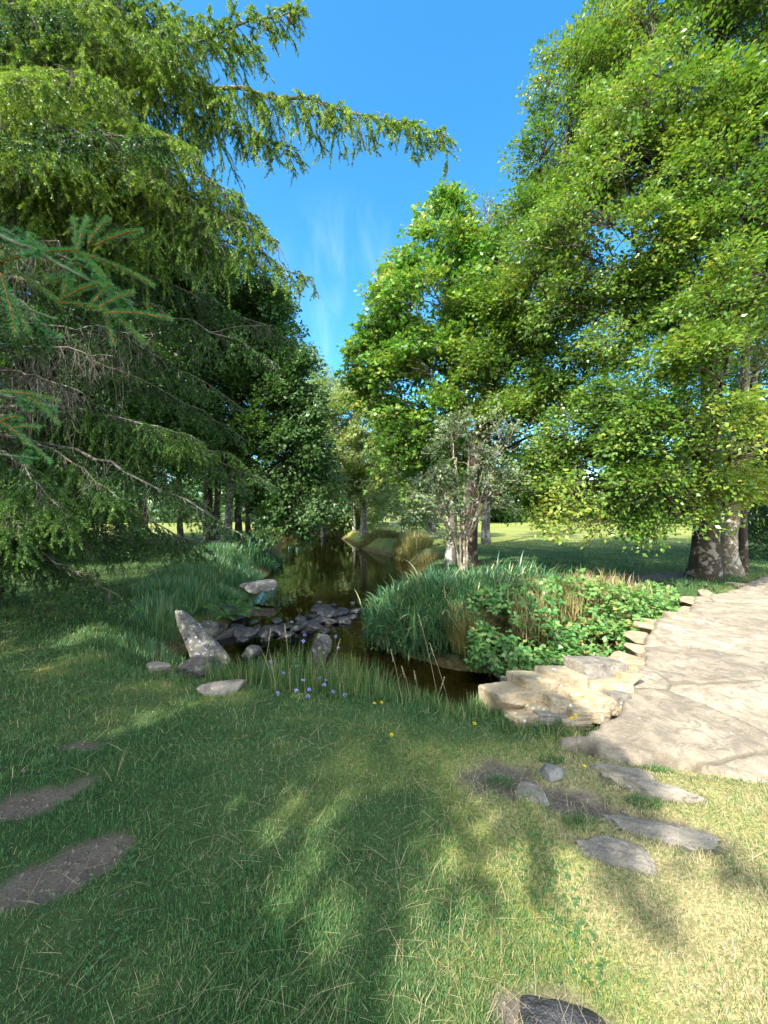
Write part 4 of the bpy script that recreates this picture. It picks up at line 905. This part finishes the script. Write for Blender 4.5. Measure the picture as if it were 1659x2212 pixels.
def tuft(name, label, cx, cy, rx, ry, n, L, wd, mat, lean=(.15, .9), tone=(0, 1), spread=1., seed=0, group=None, segs=4, cat='grass tuft', zoff=0, hvar=.5):
    global rng
    rng = np.random.default_rng(seed+3000)
    a = rng.random(n)*6.283; q = np.sqrt(rng.random(n)); x = cx+rx*q*np.cos(a); y = cy+ry*q*np.sin(a)
    z = np.maximum(H(x, y), -.72)-.01+zoff
    out = np.arctan2((y-cy)/ry, (x-cx)/rx)
    az = np.where(rng.random(n) < .65, out+rng.normal(size=n)*.6*spread, rng.random(n)*6.283)
    ln = lean[0]+(lean[1]-lean[0])*rng.random(n)*(.3+.7*q)
    Ls = L*(1-hvar*rng.random(n))*(1-.25*q)
    rn = np.clip(tone[0]+(tone[1]-tone[0])*rng.random(n)**1.4, 0, 1)
    v, f, r_ = blades(np.stack([x, y, z], -1), Ls, wd*(.6+.6*rng.random(n)), ln, az, rn, segs, 1.2)
    o = mesh_obj(name, v, f, mat, None, {'rnd': r_}, False, (cx, cy, gz(cx, cy)))
    return tag(o, label, cat, group)
# reed bed (three merging clumps, the sunlit side separate)
def reeds():
    global rng
    root = empty('reed_bed', (.6, 7.2, -.4), 'dense dark green reed bed with arching blades at the water corner', 'reeds')
    for i, (cx, cy, rx, ry, n, L) in enumerate([(.2,6.9,.5,.7,1700,.66),(.8,6.55,.7,.75,2400,.78),(1.5,7.1,.85,.9,2500,.84),(1.6,8.2,.7,.7,1200,.66),(2.4,7.6,1.0,.9,2000,.80)]):
        rng = np.random.default_rng(800+i)
        a = rng.random(n)*6.283; q = np.sqrt(rng.random(n)); x = cx+rx*q*np.cos(a); y = cy+ry*q*np.sin(a)
        z = np.maximum(H(x, y), -.74)
        out = np.arctan2(y-cy-.3, x-cx)
        az = np.where(rng.random(n) < .6, out+rng.normal(size=n)*.7, rng.random(n)*6.283)
        hb_ = rng.random(n)                  # leaf leaves the stem anywhere along its height
        P = np.stack([x+np.cos(az)*.12*hb_, y+np.sin(az)*.12*hb_, z+L*.72*hb_], -1)
        v, f, r_ = blades(P, L*(.30+.25*rng.random(n))*(1+.7*(rng.random(n) < .06)), .017+.012*rng.random(n), .35+1.1*rng.random(n), az, np.where(rng.random(n) < .09, .85+.15*rng.random(n), .82*rng.random(n)), 4, 1.7)
        o = mesh_obj('reed_clump', v, f, M['reed'], root, {'rnd': r_})
        m_ = n//8
        st = P[:m_].copy(); st[:, 2] = z[:m_]; en = st+np.stack([np.cos(az[:m_])*.15, np.sin(az[:m_])*.15, L*(.7+.3*rng.random(m_))], -1)
        vv, ff = tubes(bez(st, (st+en)/2+rng.normal(size=st.shape)*.02, en, 4), np.full((m_, 4), .003), 3)
        mesh_obj('stems', vv, [ff], M['stem_green'], o)
reeds()
# bramble thicket
def bramble():
    global rng
    rng = np.random.default_rng(850)
    root = empty('bramble_thicket', (2.4, 6.0, -.3), 'rounded sunlit bramble thicket of pale green leaves and reddish canes beside the bridge', 'bramble bush')
    lobes = [(1090,1400,5.3,80,60,.40),(1150,1340,5.7,110,70,.5),(1240,1320,6.0,110,80,.5),(1320,1340,6.0,80,85,.45),(1180,1420,5.2,80,50,.35),(1260,1400,5.5,90,60,.4),(1330,1400,5.5,60,50,.35),(1370,1310,6.5,55,35,.35),(1120,1312,6.3,70,45,.4),(1200,1295,6.5,90,42,.4),(1300,1300,6.5,80,42,.4),(1390,1330,6.3,55,60,.45),(1360,1390,5.8,55,60,.4),(1410,1295,7.0,40,35,.4),(1060,1330,6.0,60,60,.4),(1230,1440,5.0,70,35,.3)]
    A = Acc(); C = Acc()
    for i, (px, py, d, rx, ry, rz) in enumerate(lobes):
        c = W(px, py, d); R = np.array([rx/F*d, rz, ry/F*d]); n = 620
        q = rand_dir(n); r = .55+.5*rng.random(n)**.7; pos = c+q*r[:, None]*R*(1+.3*(vnoise(q*2+i, 1)-.5))[:, None]
        keep = vnoise(pos, 4, 5) > .33; pos = pos[keep]; q = q[keep]; n = len(pos)
        pos[:, 2] = np.maximum(pos[:, 2], -.66)
        ax = norm(q*np.array([.8, .8, .3])+rng.normal(size=(n, 3))*.5+np.array([0, -.2, -.15])); up = norm(q*.6+np.array([0, -.25, .8])+rng.normal(size=(n, 3))*.3)
        sd_ = norm(np.cross(ax, up)); tn = vnoise(pos, 1.6, 8)*.6+rng.random(n)*.4
        sunny = sstep(1080, 1330, px)*.22  # sunlit side painted in as paler leaf colour towards the right
        for k, (f_, s_) in enumerate(((1, 0), (.35, .95), (.35, -.95))):
            D = norm(ax*f_+sd_*s_); L = (.062+.035*rng.random(n))*(1 if k == 0 else .88)
            nn = up+rng.normal(size=(n, 3))*.2
            mv, mf = leaf_geo(pos+D*.008, D, nn, L, L*.72, .14, .42)
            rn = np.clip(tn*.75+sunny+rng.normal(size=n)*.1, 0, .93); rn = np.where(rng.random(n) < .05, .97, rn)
            A.add(mv, mf, np.repeat(rn, 4))
        m_ = 16
        a0 = c+rand_dir(m_)*R*.5; a0[:, 2] = np.maximum(H(a0[:, 0], a0[:, 1]), -.72); e = c+rand_dir(m_)*R*1.05
        mid = (a0+e)/2; mid[:, 2] += R[2]*.9
        v, f = tubes(bez(a0, mid, e, 9), np.linspace(.006, .0025, 9)[None].repeat(m_, 0), 4); C.add(v, f)
    C.build('canes', M['stem_red'], root); A.build('foliage', M['bramble'], root)
    # grasses growing up through the sunny side
    n = 4200
    x = rng.uniform(1.9, 4.6, n); y = 5.5+rng.random(n)*1.6+(x-2.4)*.45
    P = np.stack([x, y, -.35+.55*rng.random(n)], -1)
    v, f, r_ = blades(P, .18+.24*rng.random(n), .008+.005*rng.random(n), .2+.7*rng.random(n), rng.random(n)*6.28, rng.random(n)**.7*.8+.1, 4, 1.3)
    mesh_obj('grass_stems', v, f, M['dry'], root, {'rnd': r_})
bramble()
T0 = W(1025,1430,5.4)
tuft('grass_tuft', 'straw-coloured tussock hanging over the water between reeds and bramble', T0[0], 5.75, .28, .28, 1500, .75, .007, M['dry'], (.3, 1.5), (0, 1), seed=1, zoff=.25)
tuft('grass_tuft', 'dry tan tuft leaning over the far right bank of the stream', 1.5, 14.2, .5, .6, 700, .9, .016, M['dry'], (.3, 1.4), (.2, 1), seed=2)
tuft('grass_tuft', 'yellowish bank grass below the silvery willow', -.3, 24.6, 1.3, 1.2, 1500, .7, .03, M['dry'], (.2, 1.3), (0, .8), seed=3)
tuft('grass_tuft', 'bank grass in front of the grey-trunked willow', 1.4, 19.2, 1.0, 1.6, 1500, 1.0, .025, M['dry'], (.2, 1.3), (0, .7), seed=4)
lb = [(-4.1,7.6,.8,.7,1600,.48,'lush tall grass clump on the left bank beside the ferns'), (-4.6,9.0,.8,.9,1500,.5,'tall grass clump behind the fern clump on the left bank'), (-3.75,6.5,.4,.6,900,.42,'dark grass hugging the bank behind the leaning stone'), (-3.3,5.5,.4,.45,800,.32,'short bank grass left of the leaning stone'),
      (-5.0,10.8,.8,1.0,1200,.5,'grass clump on the bank nearest the alders'), (-5.3,12.8,.8,1.2,1000,.6,'weedy grass under the alder overhanging the water')]
for i, (cx, cy, rx, ry, n, L, lab) in enumerate(lb):
    tuft('grass_tuft', lab, cx, cy, rx, ry, n, L, .0075*max(1, cy/6), M['reed'], (.15, 1.1), (.1, .93), seed=10+i)
for i, (cx, cy, rx, ry, n, L, lab) in enumerate([(-4.25,11.8,.35,1.3,1100,.5,'weeds overhanging the water between the flat slab and the alders'), (-3.85,9.7,.3,.7,900,.42,'weeds at the water edge just behind the flat slab'), (-4.75,15.5,.45,1.8,1100,.7,'dark weeds at the water edge below the thin alder')]):
    tuft('grass_tuft', lab, cx, cy, rx, ry, n, L, .009*max(1, cy/7), M['reed'], (.2, 1.4), (0, .8), seed=80+i)
fl = [(-1.35,3.78,.4,.26,900,.46,'grass tuft at the water edge left of the lilac flowers'), (-.75,3.66,.42,.3,1200,.58,'grass tuft around the lilac flowers'), (-.25,3.52,.36,.28,900,.5,'grass tuft right of the lilac flowers'), (.25,3.38,.34,.24,700,.28,'lush tuft with yellow flowers on the near bank'), (.7,3.15,.3,.2,420,.22,'tuft of mixed green and straw blades before the wall'), (-2.05,3.85,.3,.2,320,.2,'short tuft on the near bank corner below the leaning stone'), (1.15,2.92,.28,.12,260,.16,'small sunny tuft at the foot of the wall')]
for i, (cx, cy, rx, ry, n, L, lab) in enumerate(fl):
    tuft('grass_tuft', lab, cx, cy, rx, ry, n, L, .0042, M['grass'], (.1, .95), (.05, .95), seed=30+i)
sm = [(1250,1790,'green weed patch left of the lichen-spotted rib'), (1390,1745,'green turf strip between the bedrock ribs'), (1420,1655,'small green tuft on the bridge foot'), (1190,1640,'tuft at the tip of the pointed grey rock'), (600,2060,'bright blade tuft alone in the shaded lawn'), (1080,1695,'green tuft between the bare soil and pointed rock'), (1345,1690,'low tuft beside the bedrock rib')]
for i, (px, py, lab) in enumerate(sm):
    c = on_ground(px, py)
    tuft('grass_tuft', lab, c[0], c[1], .09 if px != 600 else .03, .05 if px != 600 else .03, 240 if px != 600 else 60, .075 if px != 600 else .12, .0028, M['grass'], (.2, 1.2), (.0, .6), seed=60+i)
# ferns on the left bank
def fern(cx, cy, s, seed, lab):
    global rng
    rng = np.random.default_rng(seed)
    A = Acc(); n = 9
    for i in range(n):
        a = i/n*6.28+rng.random()*.5; L = s*(.7+.5*rng.random())
        t = np.linspace(0, 1, 22)
        C = np.stack([cx+np.cos(a)*L*.8*t, cy+np.sin(a)*L*.8*t, gz(cx, cy)+L*(.95*t-.75*t*t)], -1)
        T = norm(np.gradient(C, axis=0)); sd_ = norm(np.cross(T, np.array([0, 0, 1.]))); up = np.cross(sd_, T)
        for sg in (-1, 1):
            ll = L*.24*np.sin(np.pi*np.clip(t*.9+.08, 0, 1))+.01
            v, f = leaf_geo(C, sd_*sg+T*.35-np.array([0, 0, .15]), up, ll, ll*.0+L*.048, 0, .35); A.add(v, f, np.repeat(rng.random(22), 4))
    o = A.build('fern', M['fern'], None, False, (cx, cy, gz(cx, cy))); tag(o, lab, 'fern')
fern(-3.25,8.0,.75,1,'fern arching over the dark bank stones left of the weir'); fern(-3.55,7.2,.6,2,'smaller fern closer to the leaning stone'); fern(-3.5,8.9,.7,3,'fern farther along the left bank')

# ------------------------------------------------------------------ flowers
def flower(name, lab, cat, loc, h, head, mat, tilt, group, seed):
    k = np.random.default_rng(seed)
    loc = np.array(loc, float); root = empty(name, loc, lab, cat, group)
    e = loc+np.array((tilt[0], tilt[1], h)); m_ = (loc+e)/2+np.array((-tilt[0]*.2, 0, h*.1))
    v, f = tubes(bez(loc[None], m_[None], e[None], 7), np.linspace(.0018, .0012, 7)[None], 4); mesh_obj('stem', v, [f], M['stem_green'], root)
    A = Acc(); n = 26
    q = norm(k.normal(size=(n, 3))*np.array([1, 1, .5])+np.array([0, 0, .45]))
    v, f = leaf_geo(e+q*head*.1, q, np.array([[0, 0, 1.]])+k.normal(size=(n, 3))*.3, np.full(n, head*.55), np.full(n, head*.38), .1, .65)
    A.add(v, f); A.build('flower_head', mat, root)
fp = [(658,1372,.46),(655,1385,.4),(640,1440,.3),(612,1455,.2),(655,1470,.3),(668,1490,.24),(690,1465,.3),(700,1480,.26),(640,1492,.22),(705,1470,.3),(725,1375,.45),(585,1430,.3),(745,1503,.16),(720,1495,.2),(665,1510,.16),(630,1345,.5),(730,1400,.42),(600,1500,.16)]
for i, (px, py, h) in enumerate(fp):
    d = 3.75-.55*(py-1372)/140; e = W(px, py, d); z = gz(e[0], d)
    flower('wildflower', f'lilac pincushion flower on a thin stalk at the near bank, {ordw[i]} in the drift', 'flower', (e[0]-.04, d, z), max(.06, e[2]-z), .030, M['petal'], (.04, 0), 'lilac flowers on the near bank', 900+i)
yp = [(843,1588,'yellow flower alone in the turf below the bank tuft'),(806,1520,'left one of two yellow flowers on the bank lip'),(822,1518,'right one of two yellow flowers on the bank lip'),(1022,1563,'yellow flower in grass before the wall'),(1258,1657,'yellow flower beside the pointed grey rock'),(1232,1552,'yellow flower at the wall foot by the bridge'),(1240,1546,'yellow flower nearest the bridge corner')]
for i, (px, py, lab) in enumerate(yp):
    c = on_ground(px, py, .06); z = gz(c[0], c[1])
    flower('dandelion', lab, 'flower', (c[0], c[1], z), .06-z if z < .04 else .04, .024, M['yellow'], (.01, 0), 'yellow flowers in the turf', 950+i)
# tall dry stalks with seed heads at the water edge
st = [(868,1545,845,1405),(890,1550,868,1440),(905,1550,895,1450),(955,1500,905,1330),(700,1500,735,1380),(625,1440,615,1350),(560,1480,585,1360),(930,1545,960,1465),(980,1500,930,1395)]
for i, (x0, y0, x1, y1) in enumerate(st):
    d = 3.45; a = W(x0, y0, d); a[2] = gz(a[0], d); e = W(x1, y1, d+.1)
    root = empty('dry_stalk', a, f'tall dry grass stalk with seed head at the near water edge, {ordw[i]} of the row', 'stalk', 'tall dry stalks at the water edge')
    v, f = tubes(bez(a[None], ((a+e)/2+np.array((.02, 0, .03)))[None], e[None], 8), np.linspace(.0022, .0012, 8)[None], 4); mesh_obj('stem', v, [f], M['stem'], root)
    k = np.random.default_rng(i); n = 30; t = k.random(n)[:, None]; D = norm(e-a)
    v, f = leaf_geo(e-D*.10*t, D[None]+k.normal(size=(n, 3))*.25, k.normal(size=(n, 3)), np.full(n, .018), np.full(n, .006)); mesh_obj('seed_head', v, [f], M['stem'], root)

# ------------------------------------------------------------------ light, sky, camera
SUN = np.array((-1.05, -1.39, 1.72)); el = math.atan2(SUN[2], math.hypot(SUN[0], SUN[1])); az = math.atan2(SUN[0], SUN[1])
wd = bpy.data.worlds.new('World'); S.world = wd; wd.use_nodes = True; nt = wd.node_tree; nt.nodes.clear()
sky = N(nt, 'ShaderNodeTexSky'); sky.sky_type = 'NISHITA'; sky.sun_disc = False; sky.sun_elevation = el; sky.sun_rotation = az % (2*math.pi); sky.air_density = 1.0; sky.dust_density = 1.0; sky.ozone_density = 2.0
hs = N(nt, 'ShaderNodeHueSaturation'); hs.inputs['Saturation'].default_value = 1.22; nt.links.new(mixc(nt, 1., sky.outputs[0], (.79, 1.02, 1.03), 'MULTIPLY'), hs.inputs['Color'])
tc = N(nt, 'ShaderNodeTexCoord')
mp = N(nt, 'ShaderNodeMapping'); mp.inputs['Rotation'].default_value = (0, math.radians(-32), 0); mp.inputs['Scale'].default_value = (9, 3, 3.5); nt.links.new(tc.outputs['Generated'], mp.inputs[0])
cn = noise_tex(nt, 1.6, 6, .55, mp.outputs[0], .5)
def blob(dx, dy, dz, r0, r1):
    v_ = norm(np.array((dx, dy, dz)))
    dp = N(nt, 'ShaderNodeVectorMath', operation='DOT_PRODUCT'); nt.links.new(tc.outputs['Generated'], dp.inputs[0]); dp.inputs[1].default_value = v_
    return mapr(nt, dp.outputs['Value'], math.cos(math.radians(r0)), math.cos(math.radians(r1)))
bl = blob(-.11, 1, .56, 12, 0)
mu = N(nt, 'ShaderNodeMath', operation='MULTIPLY'); nt.links.new(mapr(nt, cn, .4, .95, 0, .10), mu.inputs[0]); nt.links.new(bl, mu.inputs[1])
skyc = mixc(nt, mu.outputs[0], hs.outputs[0], (7.5, 8.2, 9.0))
mp2 = N(nt, 'ShaderNodeMapping'); mp2.inputs['Scale'].default_value = (1, 1, 1.8); nt.links.new(tc.outputs['Generated'], mp2.inputs[0])
cl = noise_tex(nt, 2.3, 7, .55, mp2.outputs[0], .3)
mu2 = N(nt, 'ShaderNodeMath', operation='MULTIPLY'); nt.links.new(mapr(nt, cl, .38, .56, 0, .95), mu2.inputs[0]); nt.links.new(blob(-.1, -1, .55, 92, 40), mu2.inputs[1])
skyc = mixc(nt, mu2.outputs[0], skyc, (10, 9.9, 9.8))     # unseen broken cloud added behind the viewpoint as neutral fill light for the shade
bg = N(nt, 'ShaderNodeBackground', Strength=.15); nt.links.new(skyc, bg.inputs[0])
o = N(nt, 'ShaderNodeOutputWorld'); nt.links.new(bg.outputs[0], o.inputs[0])
sl = bpy.data.lights.new('sun', 'SUN'); sl.energy = 3.9; sl.angle = math.radians(.53); sl.color = (1, .94, .83)
so = bpy.data.objects.new('sun', sl); COL.objects.link(so); so.rotation_euler = Vector(SUN).to_track_quat('Z', 'Y').to_euler(); so.location = (-10, -14, 20)
cam = bpy.data.cameras.new('camera'); cam.sensor_fit = 'HORIZONTAL'; cam.sensor_width = 36; cam.lens = 18; cam.clip_start = .05; cam.clip_end = 1500
co = bpy.data.objects.new('camera', cam); COL.objects.link(co); co.location = (0, 0, 1.6); co.rotation_euler = (math.pi/2, 0, 0)
S.camera = co
S.view_settings.view_transform = 'Standard'; S.view_settings.look = 'None'; S.view_settings.exposure = 1.55; S.view_settings.gamma = 1
S.render.engine = 'CYCLES'
S.cycles.max_bounces = 6; S.cycles.diffuse_bounces = 3; S.cycles.glossy_bounces = 3; S.cycles.transmission_bounces = 4; S.cycles.transparent_max_bounces = 6
S.cycles.caustics_reflective = False; S.cycles.caustics_refractive = False
print('TRIS', sum(len(o.data.polygons) for o in COL.objects if o.type == 'MESH'), len(COL.objects))
